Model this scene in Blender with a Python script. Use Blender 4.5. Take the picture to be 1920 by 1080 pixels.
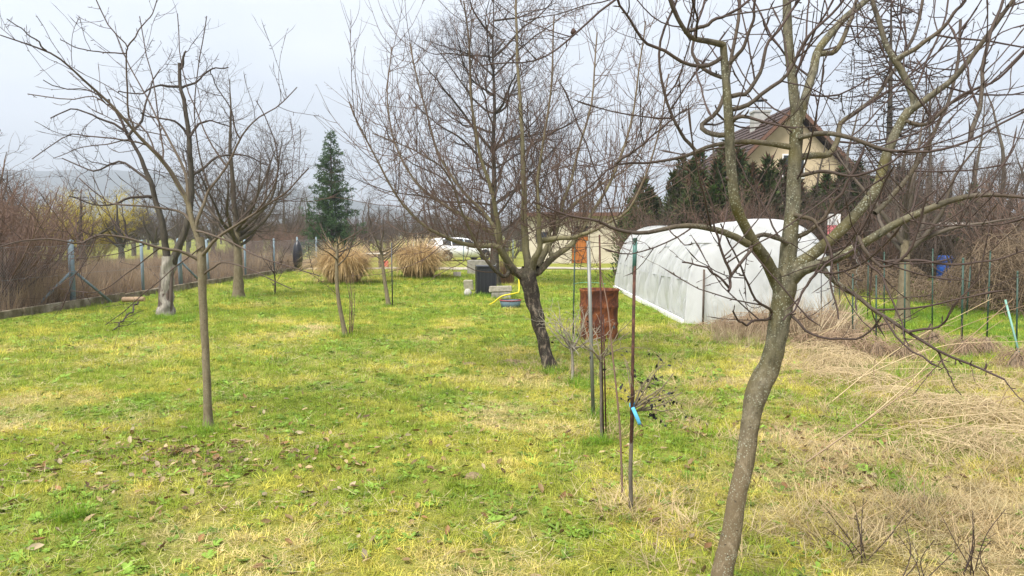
import bpy, math, random
import numpy as np
from mathutils import Vector, Matrix

# ------------------------------------------------------------------ camera, sky, sun, exposure
scene = bpy.context.scene
for o in list(bpy.data.objects):
    bpy.data.objects.remove(o)
COL = scene.collection
FPX, CAMH, YH = 1400.0, 1.65, 440.0
PITCH = math.atan((540 - YH) / FPX)
cd = bpy.data.cameras.new('camera'); cam = bpy.data.objects.new('camera', cd); COL.objects.link(cam)
cam.location = (0, 0, CAMH); cam.rotation_euler = (math.pi / 2 - PITCH, 0, 0)
cd.sensor_width = 36; cd.lens = 36 * FPX / 1920; cd.clip_start = 0.05; cd.clip_end = 6000
scene.camera = cam

SUN_EL, SUN_AZ = math.radians(56), math.radians(215)      # behind the camera, to the left
w = bpy.data.worlds.new('World'); scene.world = w; w.use_nodes = True
nt = w.node_tree; nt.nodes.clear()
N = nt.nodes.new; L = nt.links.new
out = N('ShaderNodeOutputWorld'); bg = N('ShaderNodeBackground'); sky = N('ShaderNodeTexSky')
sky.sky_type = 'NISHITA'; sky.sun_disc = False; sky.sun_elevation = SUN_EL; sky.sun_rotation = SUN_AZ
sky.air_density = 1.0; sky.dust_density = 2.0
tc = N('ShaderNodeTexCoord'); mp = N('ShaderNodeMapping'); mp.inputs['Scale'].default_value = (1.0, 1.0, 2.6)
mp.inputs['Location'].default_value = (0.6, 0.1, 0.3)
L(tc.outputs['Generated'], mp.inputs['Vector'])
nz = N('ShaderNodeTexNoise'); nz.inputs['Scale'].default_value = 2.6; nz.inputs['Detail'].default_value = 5
nz.inputs['Roughness'].default_value = 0.52
L(mp.outputs['Vector'], nz.inputs['Vector'])
rp = N('ShaderNodeValToRGB'); e = rp.color_ramp.elements
e[0].position = 0.34; e[0].color = (0.70, 0.73, 0.78, 1)
e[1].position = 0.66; e[1].color = (0.92, 0.93, 0.94, 1)
L(nz.outputs['Fac'], rp.inputs['Fac'])
sc_ = N('ShaderNodeVectorMath'); sc_.operation = 'SCALE'; sc_.inputs['Scale'].default_value = 2.3
L(rp.outputs['Color'], sc_.inputs[0])
mx = N('ShaderNodeMix'); mx.data_type = 'RGBA'; mx.inputs['Factor'].default_value = 0.93
L(sky.outputs['Color'], mx.inputs['A']); L(sc_.outputs['Vector'], mx.inputs['B'])
L(mx.outputs['Result'], bg.inputs['Color']); bg.inputs['Strength'].default_value = 0.12
L(bg.outputs['Background'], out.inputs['Surface'])

sd = bpy.data.lights.new('sun', 'SUN'); sun = bpy.data.objects.new('sun', sd); COL.objects.link(sun)
sd.energy = 1.5; sd.angle = math.radians(25); sd.color = (1.0, 0.96, 0.9)
sdir = Vector((math.sin(SUN_AZ) * math.cos(SUN_EL), math.cos(SUN_AZ) * math.cos(SUN_EL), math.sin(SUN_EL)))
sun.rotation_euler = sdir.to_track_quat('Z', 'Y').to_euler()
scene.view_settings.view_transform = 'Standard'; scene.view_settings.look = 'None'
scene.view_settings.exposure = 2.3; scene.view_settings.gamma = 1.0
scene.view_settings.use_curve_mapping = False
scene.render.engine = 'CYCLES'
scene.cycles.max_bounces = 6; scene.cycles.transparent_max_bounces = 12

# ------------------------------------------------------------------ helpers
rng = np.random.default_rng(11)
random.seed(5)
_F = np.array([0, math.cos(PITCH), -math.sin(PITCH)]); _U = np.array([0, math.sin(PITCH), math.cos(PITCH)])
def P(px, py, d):
    """world point that lies d metres ahead along y, seen at photo pixel (px, py)"""
    v = _F + np.array([1, 0, 0]) * (px - 960) / FPX + _U * (540 - py) / FPX
    return np.array([0, 0, CAMH]) + v * (d / v[1])
def G(px, py):
    """ground point under a photo pixel"""
    v = _F + np.array([1, 0, 0]) * (px - 960) / FPX + _U * (540 - py) / FPX
    q = np.array([0, 0, CAMH]) + v * (CAMH / -v[2])
    return np.array([q[0], q[1], gz(q[0], q[1])])

_T = np.random.default_rng(3).random((64, 64))
def vnoise(x, y):
    x = np.asarray(x, float); y = np.asarray(y, float)
    xi = np.floor(x).astype(int); yi = np.floor(y).astype(int); fx = x - xi; fy = y - yi
    fx = fx * fx * (3 - 2 * fx); fy = fy * fy * (3 - 2 * fy)
    a = _T[xi % 64, yi % 64]; b = _T[(xi + 1) % 64, yi % 64]; c = _T[xi % 64, (yi + 1) % 64]; d = _T[(xi + 1) % 64, (yi + 1) % 64]
    return (a * (1 - fx) + b * fx) * (1 - fy) + (c * (1 - fx) + d * fx) * fy
def fbm(x, y, o=4):
    s = 0; a = 0.5; t = 0
    for i in range(o):
        s = s + a * vnoise(x * 2 ** i + 17.3 * i, y * 2 ** i + 5.1 * i); t += a; a *= 0.5
    return s / t
def gz(x, y):
    x = np.asarray(x, float); y = np.asarray(y, float)
    f = np.clip(1 - (np.hypot(x, y) - 30) / 30, 0, 1)
    return ((fbm(x * 0.5, y * 0.5, 3) - 0.5) * 0.09 + (vnoise(x * 3.1, y * 3.1) - 0.5) * 0.02) * f

def mk_mesh(name, V, faces, mats=(), attrs=None, smooth=True, midx=None):
    """faces: list of (n,k) index arrays"""
    me = bpy.data.meshes.new(name)
    V = np.asarray(V, np.float32).reshape(-1, 3)
    faces = [np.asarray(f, np.int32) for f in faces if len(f)]
    me.vertices.add(len(V)); me.vertices.foreach_set('co', V.ravel())
    if faces:
        idx = np.concatenate([f.ravel() for f in faces])
        tot = np.concatenate([np.full(len(f), f.shape[1], np.int32) for f in faces])
        st = np.concatenate([[0], np.cumsum(tot)[:-1]]).astype(np.int32)
        me.loops.add(len(idx)); me.loops.foreach_set('vertex_index', idx)
        me.polygons.add(len(tot)); me.polygons.foreach_set('loop_start', st)
        me.polygons.foreach_set('use_smooth', np.full(len(tot), smooth))
        if midx is not None: me.polygons.foreach_set('material_index', np.asarray(midx, np.int32))
    for k, a in (attrs or {}).items():
        a = np.asarray(a, np.float32)
        if a.ndim == 1:
            at = me.attributes.new(k, 'FLOAT', 'POINT'); at.data.foreach_set('value', a)
        elif a.shape[1] == 4:
            at = me.attributes.new(k, 'FLOAT_COLOR', 'POINT'); at.data.foreach_set('color', a.ravel())
        else:
            at = me.attributes.new(k, 'FLOAT_VECTOR', 'POINT'); at.data.foreach_set('vector', a.ravel())
    me.update(calc_edges=True); me.validate()
    for m in mats: me.materials.append(m)
    return me
def link(name, me, parent=None, loc=None):
    o = bpy.data.objects.new(name, me); COL.objects.link(o)
    if parent is not None: o.parent = parent
    if loc is not None: o.location = loc
    return o
def tag(o, label=None, cat=None, group=None, kind=None):
    if label: o['label'] = label
    if cat: o['category'] = cat
    if group: o['group'] = group
    if kind: o['kind'] = kind
    return o
def thing(name, label, cat, loc=(0, 0, 0), rz=0, group=None):
    o = bpy.data.objects.new(name, None); COL.objects.link(o); o.empty_display_size = 0.1
    o.location = loc; o.rotation_euler = (0, 0, rz)
    return tag(o, label, cat, group)
def children_of(o): return [c for c in COL.objects if c.parent == o]
def copy_tree(src, loc, rz, scale=1.0, label=None, parts=None):
    """a copy of a thing and its parts; the mesh data is shared"""
    r = src.copy(); COL.objects.link(r); r.location = loc; r.rotation_euler = (0, 0, rz)
    r.scale = (scale,) * 3 if not hasattr(scale, '__len__') else scale
    if label: r['label'] = label
    for ch in (parts if parts is not None else children_of(src)):
        c = ch.copy(); COL.objects.link(c); c.parent = r
        for g in children_of(ch):
            d = g.copy(); COL.objects.link(d); d.parent = c
    return r

class MB:
    """collects shapes into one mesh"""
    def __init__(s): s.V = []; s.F = []; s.n = 0
    def add(s, V, F):
        V = np.asarray(V, float).reshape(-1, 3)
        for f in F:
            s.F.append(np.asarray(f, int) + s.n)
        s.V.append(V); s.n += len(V); return s
    def box(s, c, d, rot=None, jit=0):
        c = np.asarray(c, float); h = np.asarray(d, float) / 2
        V = np.array([[x, y, z] for x in (-1, 1) for y in (-1, 1) for z in (-1, 1)]) * h
        if jit: V = V + rng.normal(0, jit, V.shape)
        if rot is not None: V = V @ np.array(rot.to_3x3()).T
        return s.add(V + c, [[[0, 1, 3, 2], [4, 6, 7, 5], [0, 4, 5, 1], [2, 3, 7, 6], [0, 2, 6, 4], [1, 5, 7, 3]]])
    def tube(s, pts, r, n=8, caps=True):
        pts = np.asarray(pts, float); k = len(pts)
        r = np.full(k, r) if np.isscalar(r) else np.asarray(r, float)
        V, F, _ = tube_arrays(pts[None], r[None], n); s.add(V, [F])
        if caps:
            b = s.n - len(V); s.F.append(np.array([list(range(b + n - 1, b - 1, -1))])); s.F.append(np.array([list(range(b + (k - 1) * n, b + k * n))]))
        return s
    def lathe(s, prof, c=(0, 0, 0), n=24, axis='z', fn=None):
        prof = np.asarray(prof, float); a = np.arange(n) * 2 * math.pi / n
        V = np.stack([prof[:, None, 0] * np.cos(a), prof[:, None, 0] * np.sin(a), np.repeat(prof[:, 1:2], n, 1)], -1)
        if fn is not None: V = fn(V)
        if axis == 'y': V = V[..., [0, 2, 1]]
        if axis == 'x': V = V[..., [2, 0, 1]]
        k = len(prof); F = []
        i = np.arange(k - 1)[:, None] * n; j = np.arange(n)[None]; j2 = (j + 1) % n
        F = np.stack([i + j, i + j2, i + n + j2, i + n + j], -1).reshape(-1, 4)
        return s.add(V.reshape(-1, 3) + np.asarray(c, float), [F])
    def grid(s, V):
        """V (a,b,3)"""
        a, b = V.shape[:2]; i = np.arange(a - 1)[:, None] * b; j = np.arange(b - 1)[None]
        F = np.stack([i + j, i + j + 1, i + b + j + 1, i + b + j], -1).reshape(-1, 4)
        return s.add(V.reshape(-1, 3), [F])
    def build(s, name, mat, parent=None, smooth=False, bevel=0, loc=None, kind=None, attrs=None):
        by = {}
        for f in s.F:
            f = np.atleast_2d(f); by.setdefault(f.shape[1], []).append(f)
        me = mk_mesh(name, np.concatenate(s.V), [np.concatenate(v) for v in by.values()], [mat], smooth=smooth, attrs=attrs)
        o = link(name, me, parent, loc)
        if bevel:
            m = o.modifiers.new('bevel', 'BEVEL'); m.width = bevel; m.segments = 2; m.limit_method = 'ANGLE'
        if kind: o['kind'] = kind
        return o

def tube_arrays(Pt, R, S):
    """Pt (M,K,3), R (M,K) -> verts, quads, radius attribute"""
    M, K = R.shape
    T = np.empty_like(Pt); T[:, 1:-1] = Pt[:, 2:] - Pt[:, :-2]; T[:, 0] = Pt[:, 1] - Pt[:, 0]; T[:, -1] = Pt[:, -1] - Pt[:, -2]
    T /= np.linalg.norm(T, axis=-1, keepdims=True) + 1e-9
    m = T.mean(1); ref = np.zeros((M, 3)); ax = np.argmin(np.abs(m), 1); ref[np.arange(M), ax] = 1
    A = np.cross(T, ref[:, None]); A /= np.linalg.norm(A, axis=-1, keepdims=True) + 1e-9
    B = np.cross(T, A)
    a = np.arange(S) * 2 * math.pi / S
    V = Pt[:, :, None] + R[:, :, None, None] * (A[:, :, None] * np.cos(a)[:, None] + B[:, :, None] * np.sin(a)[:, None])
    b = (np.arange(M) * K * S)[:, None, None]; i = (np.arange(K - 1) * S)[None, :, None]; j = np.arange(S)[None, None]; j2 = (j + 1) % S
    F = np.stack([b + i + j, b + i + j2, b + i + S + j2, b + i + S + j], -1).reshape(-1, 4)
    return V.reshape(-1, 3), F, np.repeat(R.reshape(-1), S)
def tubes_mesh(name, groups, mat, lump=0.0):
    """groups: list of (P,R,S)"""
    Vs, Fs, Rs, n = [], [], [], 0
    for Pt, R, S in groups:
        if len(Pt) == 0: continue
        V, F, r = tube_arrays(Pt, R, S)
        if lump:
            ph = V * 9.0
            V = V + (np.sin(ph[:, [1, 2, 0]] * 1.7 + 1) * np.sin(ph[:, [2, 0, 1]] * 2.3)) * (r * lump)[:, None]
            q = V * 55.0; V = V + (np.sin(q[:, [1, 2, 0]] * 1.3 + 2 * np.sin(q[:, [2, 0, 1]] * .4)) * np.sin(q[:, [2, 0, 1]] * .9)) * (r * lump * 0.45)[:, None]
        Vs.append(V); Fs.append(F + n); Rs.append(r); n += len(V)
    return mk_mesh(name, np.concatenate(Vs), [np.concatenate(Fs)], [mat], {'rad': np.concatenate(Rs)})

def resample(pts, k):
    """catmull-rom through rows of any width"""
    p = np.asarray(pts, float); n = len(p)
    if n == 2: t = np.linspace(0, 1, k)[:, None]; return p[0] * (1 - t) + p[1] * t
    q = np.vstack([2 * p[0] - p[1], p, 2 * p[-1] - p[-2]])
    s = np.linspace(0, n - 1 - 1e-6, k); i = s.astype(int); t = (s - i)[:, None]
    a, b, c, d = q[i], q[i + 1], q[i + 2], q[i + 3]
    return 0.5 * (2 * b + (c - a) * t + (2 * a - 5 * b + 4 * c - d) * t ** 2 + (3 * b - a - 3 * c + d) * t ** 3)
def limb(rows, k=14, wob=0.0):
    """rows of (px, py, depth, width in px) -> (k,3) points, (k,) radii"""
    a = np.array([[*P(r[0], r[1], r[2]), r[3] / 2 * r[2] / FPX] for r in rows])
    a = resample(a, k)
    if wob:
        w_ = rng.normal(0, wob, (k, 3)); w_ = (np.roll(w_, 1, 0) + 2 * w_ + np.roll(w_, -1, 0)) / 4; w_[0] = 0; a[:, :3] += w_
    return a[:, :3], np.maximum(a[:, 3], 0.0012)
def limb2(pts, d0, d1, w0, w1, k=14, wob=0.0):
    n = len(pts)
    return limb([(p[0], p[1], d0 + (d1 - d0) * i / (n - 1), w1 + (w0 - w1) * (1 - i / (n - 1)) ** 1.5) for i, p in enumerate(pts)], k, wob)
def stack(limbs, k):
    """limbs of any length -> (M,k,3),(M,k)"""
    Pp = np.stack([resample(l[0], k) for l in limbs]); R = np.stack([np.interp(np.linspace(0, 1, k), np.linspace(0, 1, len(l[1])), l[1]) for l in limbs])
    return Pp, R
def spawn(Pt, R, per_m, length, ang=(35, 70), up=0.25, gnarl=0.12, K=6, rs=0.55, rmin=0.0015, tmin=0.15, tmax=1.0, ltaper=0.4, ratio=0.012, bud=False, g=None, upbias=0.0, sag=0.0):
    """side shoots of every given shoot"""
    g = g or rng
    M, Kp = R.shape
    seg = np.linalg.norm(np.diff(Pt, axis=1), axis=-1); Ln = seg.sum(1)
    cnt = g.poisson(per_m * Ln * (tmax - tmin)); idx = np.repeat(np.arange(M), cnt); n = len(idx)
    if n == 0: return np.zeros((0, K, 3)), np.zeros((0, K))
    t = g.uniform(tmin, tmax, n); s = t * (Kp - 1); i = np.minimum(s.astype(int), Kp - 2); f = (s - i)[:, None]
    p = Pt[idx, i] * (1 - f) + Pt[idx, i + 1] * f
    T = Pt[idx, i + 1] - Pt[idx, i]; T /= np.linalg.norm(T, axis=1, keepdims=True) + 1e-9
    r = R[idx, i] * (1 - f[:, 0]) + R[idx, i + 1] * f[:, 0]
    v = g.normal(size=(n, 3)); v[:, 2] += upbias; v -= (v * T).sum(1, keepdims=True) * T; v /= np.linalg.norm(v, axis=1, keepdims=True) + 1e-9
    a = np.radians(g.uniform(ang[0], ang[1], n))[:, None]
    d = np.cos(a) * T + np.sin(a) * v
    ln = g.uniform(length[0], length[1], n) * (1 - ltaper * t)
    st = ln / (K - 1)
    Q = np.empty((n, K, 3)); Q[:, 0] = p; upv = np.array([0, 0, 1.0])
    for k in range(1, K):
        Q[:, k] = Q[:, k - 1] + d * st[:, None]
        d = d + upv * (up - sag * k / K) + g.normal(0, gnarl, (n, 3)); d /= np.linalg.norm(d, axis=1, keepdims=True)
    r0 = np.clip(np.minimum(r * rs, ln * ratio), rmin, None)
    prof = np.linspace(1, 0.35, K)
    if bud: prof = np.linspace(1, 0.6, K); prof[-1] = 0.15; prof[-2] = 1.15
    RR = np.maximum(r0[:, None] * prof, rmin * prof.min())
    return Q, RR

# ------------------------------------------------------------------ materials
def new_mat(name):
    m = bpy.data.materials.new(name); m.use_nodes = True; t = m.node_tree; t.nodes.clear()
    o = t.nodes.new('ShaderNodeOutputMaterial'); b = t.nodes.new('ShaderNodeBsdfPrincipled'); t.links.new(b.outputs[0], o.inputs['Surface'])
    return m, t, b, o
def ramp(t, fac, stops, interp='LINEAR'):
    r = t.nodes.new('ShaderNodeValToRGB'); r.color_ramp.interpolation = interp; el = r.color_ramp.elements
    while len(el) > 1: el.remove(el[-1])
    el[0].position, el[0].color = stops[0][0], (*stops[0][1], 1)
    for p, c in stops[1:]:
        q = el.new(p); q.color = (*c, 1)
    t.links.new(fac, r.inputs['Fac']); return r.outputs['Color']
def noise(t, scale, detail=4, rough=0.55, vec=None, dist=0.0):
    n = t.nodes.new('ShaderNodeTexNoise'); n.inputs['Scale'].default_value = scale; n.inputs['Detail'].default_value = detail
    n.inputs['Roughness'].default_value = rough; n.inputs['Distortion'].default_value = dist
    if vec is not None: t.links.new(vec, n.inputs['Vector'])
    return n.outputs['Fac']
def coords(t, scale=(1, 1, 1), kind='Object'):
    c = t.nodes.new('ShaderNodeTexCoord'); m = t.nodes.new('ShaderNodeMapping'); m.inputs['Scale'].default_value = scale
    t.links.new(c.outputs[kind], m.inputs['Vector']); return m.outputs['Vector']
def mixc(t, fac, a, b, mode='MIX'):
    m = t.nodes.new('ShaderNodeMix'); m.data_type = 'RGBA'; m.blend_type = mode
    for s, v in (('Factor', fac), ('A', a), ('B', b)):
        if hasattr(v, 'is_linked'): t.links.new(v, m.inputs[s])
        elif s == 'Factor': m.inputs[s].default_value = v
        else: m.inputs[s].default_value = (*v, 1)
    return m.outputs['Result']
def bump(t, b, h, strength=0.4, dist=0.01):
    n = t.nodes.new('ShaderNodeBump'); n.inputs['Strength'].default_value = strength; n.inputs['Distance'].default_value = dist
    t.links.new(h, n.inputs['Height']); t.links.new(n.outputs['Normal'], b.inputs['Normal'])
def mat_noise(name, stops, scale=8, rough=0.8, bmp=0.3, bd=0.01, stretch=(1, 1, 1), metallic=0.0, detail=5, spec=0.3):
    m, t, b, o = new_mat(name); v = coords(t, stretch); n = noise(t, scale, detail, 0.6, v)
    t.links.new(ramp(t, n, stops), b.inputs['Base Color']); b.inputs['Roughness'].default_value = rough; b.inputs['Metallic'].default_value = metallic
    b.inputs['Specular IOR Level'].default_value = spec
    if bmp: bump(t, b, n, bmp, bd)
    return m
def mat_bark(name, thick, thick2, thin, r0=0.004, r1=0.02, lichen=None, lic_amt=0.5, scale=40, green=None, stretch=(1, 1, 0.35), bmp=0.6, low=None):
    m, t, b, o = new_mat(name); v = coords(t, stretch)
    n = noise(t, scale, 6, 0.65, v); c = ramp(t, n, [(0.3, thick), (0.7, thick2)])
    if green:
        g = noise(t, 5, 3, 0.6, coords(t)); c = mixc(t, ramp(t, g, [(0.44, (0, 0, 0)), (0.66, (0.8, 0.8, 0.8))]), c, green)
    if low:      # another bark below a height, as old trunks have
        sz = t.nodes.new('ShaderNodeSeparateXYZ'); t.links.new(coords(t), sz.inputs[0]); nn = noise(t, 6, 4, 0.6, coords(t))
        ad = t.nodes.new('ShaderNodeMath'); ad.operation = 'MULTIPLY_ADD'; ad.inputs[1].default_value = low[4]; t.links.new(nn, ad.inputs[0]); t.links.new(sz.outputs['Z'], ad.inputs[2])
        rg = t.nodes.new('ShaderNodeMapRange'); rg.inputs['From Min'].default_value = low[2] + low[4] / 2; rg.inputs['From Max'].default_value = low[3] + low[4] / 2; t.links.new(ad.outputs[0], rg.inputs['Value'])
        nl_ = noise(t, 20, 6, 0.7, coords(t, (1, 1, .4)), 0.6); c = mixc(t, rg.outputs['Result'], ramp(t, nl_, [(0.36, low[0]), (0.52, low[0]), (0.66, low[1])]), c)
    if lichen:
        vo = t.nodes.new('ShaderNodeTexVoronoi'); vo.inputs['Scale'].default_value = 110; t.links.new(coords(t), vo.inputs['Vector'])
        n2 = noise(t, 14, 3, 0.7, coords(t))
        mm = t.nodes.new('ShaderNodeMath'); mm.operation = 'ADD'; t.links.new(vo.outputs['Distance'], mm.inputs[0])
        mk = t.nodes.new('ShaderNodeMath'); mk.operation = 'MULTIPLY'; mk.inputs[1].default_value = -0.55 ; t.links.new(n2, mk.inputs[0]); t.links.new(mk.outputs[0], mm.inputs[1])
        f = ramp(t, mm.outputs[0], [(0.0, (1, 1, 1)), (0.06, (0, 0, 0))])
        pt_ = t.nodes.new('ShaderNodeMath'); pt_.operation = 'MULTIPLY'; t.links.new(f, pt_.inputs[0]); t.links.new(ramp(t, noise(t, 9, 4, 0.6, coords(t)), [(0.42, (0.1,) * 3), (0.58, (1, 1, 1))]), pt_.inputs[1]); f = pt_.outputs[0]
        pit = noise(t, 42, 3, 0.5, coords(t, (1, 1, 2.2))); c = mixc(t, ramp(t, pit, [(0.27, (0.85,) * 3), (0.36, (0, 0, 0))]), c, (0.02, 0.016, 0.011))
        ml = t.nodes.new('ShaderNodeMath'); ml.operation = 'MULTIPLY'; ml.inputs[1].default_value = lic_amt; t.links.new(f, ml.inputs[0])
        c = mixc(t, ml.outputs[0], c, lichen)
    at = t.nodes.new('ShaderNodeAttribute'); at.attribute_name = 'rad'
    mr = t.nodes.new('ShaderNodeMapRange'); mr.inputs['From Min'].default_value = r0; mr.inputs['From Max'].default_value = r1
    t.links.new(at.outputs['Fac'], mr.inputs['Value'])
    thn = mixc(t, noise(t, 5, 3, 0.6, coords(t)), tuple(v * 0.6 for v in thin), tuple(min(v * 1.45, 1) for v in thin))
    c = mixc(t, mr.outputs['Result'], thn, c)
    t.links.new(c, b.inputs['Base Color']); b.inputs['Roughness'].default_value = 0.8; b.inputs['Specular IOR Level'].default_value = 0.25
    bump(t, b, n, bmp, 0.006)
    return m
def mat_leafy(name, transl=0.3, attr='tint', typ='INSTANCER', rough=0.6):
    """thin leaf or blade; its colour comes from the tint stored on it"""
    m, t, b, o = new_mat(name)
    at = t.nodes.new('ShaderNodeAttribute'); at.attribute_type = typ; at.attribute_name = attr
    tr = t.nodes.new('ShaderNodeBsdfTranslucent'); ms = t.nodes.new('ShaderNodeMixShader'); ms.inputs['Fac'].default_value = transl
    t.links.new(at.outputs['Color'], b.inputs['Base Color']); t.links.new(at.outputs['Color'], tr.inputs['Color'])
    b.inputs['Roughness'].default_value = rough; b.inputs['Specular IOR Level'].default_value = 0.25
    t.links.new(b.outputs[0], ms.inputs[1]); t.links.new(tr.outputs[0], ms.inputs[2]); t.links.new(ms.outputs[0], o.inputs['Surface'])
    return m

M = {}
M['bark_front'] = mat_bark('bark_front', (0.030, 0.029, 0.018), (0.170, 0.152, 0.102), (0.0580, 0.0400, 0.0340), 0.005, 0.015, (0.30, 0.31, 0.235), 0.75, 45, green=(0.095, 0.080, 0.024), low=((0.125, 0.094, 0.055), (0.27, 0.22, 0.15), 0.55, 1.2, 0.5))
M['bark_left'] = mat_bark('bark_left', (0.1000, 0.0799, 0.0470), (0.1999, 0.1646, 0.1035), (0.0660, 0.0460, 0.0400), 0.004, 0.022, (0.3360, 0.3528, 0.2520), 0.35, 30)
M['bark_mid'] = mat_bark('bark_mid', (0.0945, 0.0831, 0.0453), (0.1953, 0.1739, 0.0945), (0.1050, 0.0700, 0.0550), 0.004, 0.022, (0.3360, 0.3360, 0.2520), 0.3, 26, low=((0.026, 0.020, 0.016), (0.19, 0.15, 0.115), 1.15, 1.5, 0.35))
M['bark_flaky'] = mat_bark('bark_flaky', (0.0151, 0.0118, 0.0092), (0.1428, 0.1092, 0.0840), (0.1008, 0.0672, 0.0504), 0.004, 0.02, None, 0, 22, stretch=(1, 1, 0.45), bmp=1.0)
M['bark_dark'] = mat_bark('bark_dark', (0.0294, 0.0244, 0.0193), (0.0840, 0.0714, 0.0529), (0.0462, 0.0311, 0.0269), 0.004, 0.05, None, 0, 20)
M['bark_grey'] = mat_bark('bark_grey', (0.1109, 0.0970, 0.0785), (0.3326, 0.3049, 0.2587), (0.1008, 0.0756, 0.0630), 0.01, 0.09, None, 0, 26, stretch=(1, 1, 0.12), bmp=1.0)
M['bark_far'] = mat_bark('bark_far', (0.0628, 0.0531, 0.0386), (0.1256, 0.1063, 0.0792), (0.0880, 0.0660, 0.0520), 0.004, 0.06, None, 0, 8)
M['bark_red'] = mat_bark('bark_red', (0.0672, 0.0462, 0.0336), (0.1176, 0.0798, 0.0546), (0.158, 0.100, 0.074), 0.004, 0.02, None, 0, 8)
M['bark_tan'] = mat_bark('bark_tan', (0.20, 0.15, 0.10), (0.32, 0.25, 0.16), (0.30, 0.21, 0.135), 0.003, 0.012, None, 0, 10)
M['bark_straw'] = mat_bark('bark_straw', (0.34, 0.26, 0.15), (0.5, 0.41, 0.26), (0.46, 0.36, 0.21), 0.003, 0.012, None, 0, 10)
M['bark_brown'] = mat_bark('bark_brown', (0.10, 0.07, 0.045), (0.22, 0.165, 0.105), (0.17, 0.122, 0.078), 0.003, 0.008, None, 0, 1.5)
M['bark_yellow'] = mat_bark('bark_yellow', (0.10, 0.08, 0.04), (0.17, 0.14, 0.07), (0.42, 0.34, 0.05), 0.006, 0.05, None, 0, 8)
M['blade'] = mat_leafy('grass_blade', 0.35)
M['leaf_dry'] = mat_leafy('dry_leaf', 0.15)
M['needle'] = mat_leafy('needles', 0.2, typ='GEOMETRY')
M['straw'] = mat_leafy('straw', 0.25, typ='GEOMETRY', rough=0.7)

# ------------------------------------------------------------------ the setting: ground, path, hill
def ground_mat():
    m, t, b, o = new_mat('ground'); v = coords(t)
    n1 = noise(t, 0.55, 5, 0.6, v); n2 = noise(t, 5.0, 5, 0.65, v); n3 = noise(t, 60, 4, 0.7, v)
    green = ramp(t, n2, [(0.3, (0.13, 0.16, 0.022)), (0.5, (0.23, 0.25, 0.045)), (0.72, (0.36, 0.32, 0.085))])
    dry = ramp(t, n2, [(0.3, (0.20, 0.15, 0.07)), (0.6, (0.36, 0.28, 0.13)), (0.8, (0.44, 0.35, 0.18))])
    sx = t.nodes.new('ShaderNodeSeparateXYZ'); t.links.new(v, sx.inputs[0])
    def mr(sock, a, bb):
        q = t.nodes.new('ShaderNodeMapRange'); q.inputs['From Min'].default_value = a; q.inputs['From Max'].default_value = bb; t.links.new(sock, q.inputs['Value']); return q.outputs['Result']
    def mth(op, a, c):
        q = t.nodes.new('ShaderNodeMath'); q.operation = op
        for i, s in enumerate((a, c)):
            if hasattr(s, 'is_linked'): t.links.new(s, q.inputs[i])
            else: q.inputs[i].default_value = s
        return q.outputs[0]
    right = mth('MULTIPLY', mr(sx.outputs['X'], 0.2, 4.5), mr(sx.outputs['Y'], 13.0, 8.0))
    far = mr(sx.outputs['Y'], 9.0, 20.0)
    f = mth('ADD', mth('MULTIPLY', right, 0.5), n1); f = mth('SUBTRACT', f, mth('MULTIPLY', far, 0.15))
    c = mixc(t, ramp(t, f, [(0.52, (0, 0, 0)), (0.78, (1, 1, 1))]), green, dry)
    meadow = ramp(t, n2, [(0.3, (0.13, 0.09, 0.05)), (0.7, (0.25, 0.18, 0.10))])
    xw = mth('ADD', sx.outputs['X'], 0.0)
    strip = mth('MULTIPLY', mr(xw, -9.9, -10.1), mr(xw, -15.0, -13.5))
    c = mixc(t, strip, c, meadow)
    c = mixc(t, ramp(t, n3, [(0.3, (0.25, 0.25, 0.25)), (0.6, (0, 0, 0))]), c, (0.07, 0.05, 0.03))
    t.links.new(c, b.inputs['Base Color']); b.inputs['Roughness'].default_value = 0.95; b.inputs['Specular IOR Level'].default_value = 0.1
    bump(t, b, n3, 0.8, 0.03)
    return m
ys = np.concatenate([np.arange(-6, 36, 0.2), 36 * (2600 / 36) ** (np.arange(1, 61) / 60)])
xs_ = np.concatenate([np.arange(0, 18, 0.2), 18 * (1900 / 18) ** (np.arange(0, 41) / 40)]); xs = np.concatenate([-xs_[:0:-1], xs_])
X, Y = np.meshgrid(xs, ys, indexing='ij'); Z = gz(X, Y)
gr = MB().grid(np.stack([X, Y, Z], -1)).build('ground', ground_mat(), smooth=True)
tag(gr, 'wide garden lawn and fields reaching the horizon', 'ground', kind='structure')

M['concrete'] = mat_noise('concrete', [(0.3, (0.16, 0.15, 0.125)), (0.7, (0.30, 0.285, 0.25))], 7, 0.9, 0.4, 0.01)
M['concrete_mossy'] = mat_noise('concrete_mossy', [(0.35, (0.07, 0.065, 0.03)), (0.5, (0.17, 0.14, 0.09)), (0.7, (0.36, 0.32, 0.25))], 3.2, 0.95, 0.7, 0.02)
pv = np.array([[[x, y, float(gz(x, y)) + 0.03 + 0.006 * math.sin(x)] for y in (35.2 + 0.25 * math.sin(x * .7), 37.3 + .2 * math.sin(x))] for x in np.arange(-14, 13, 0.5)])
o = MB().grid(pv[:, ::-1]).build('path', mat_noise('path_concrete', [(0.3, (0.26, 0.23, 0.17)), (0.7, (0.42, 0.38, 0.30))], 3, 0.9, 0.3))
tag(o, 'pale concrete path crossing the far end of the lawn', 'path', kind='structure')

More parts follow.
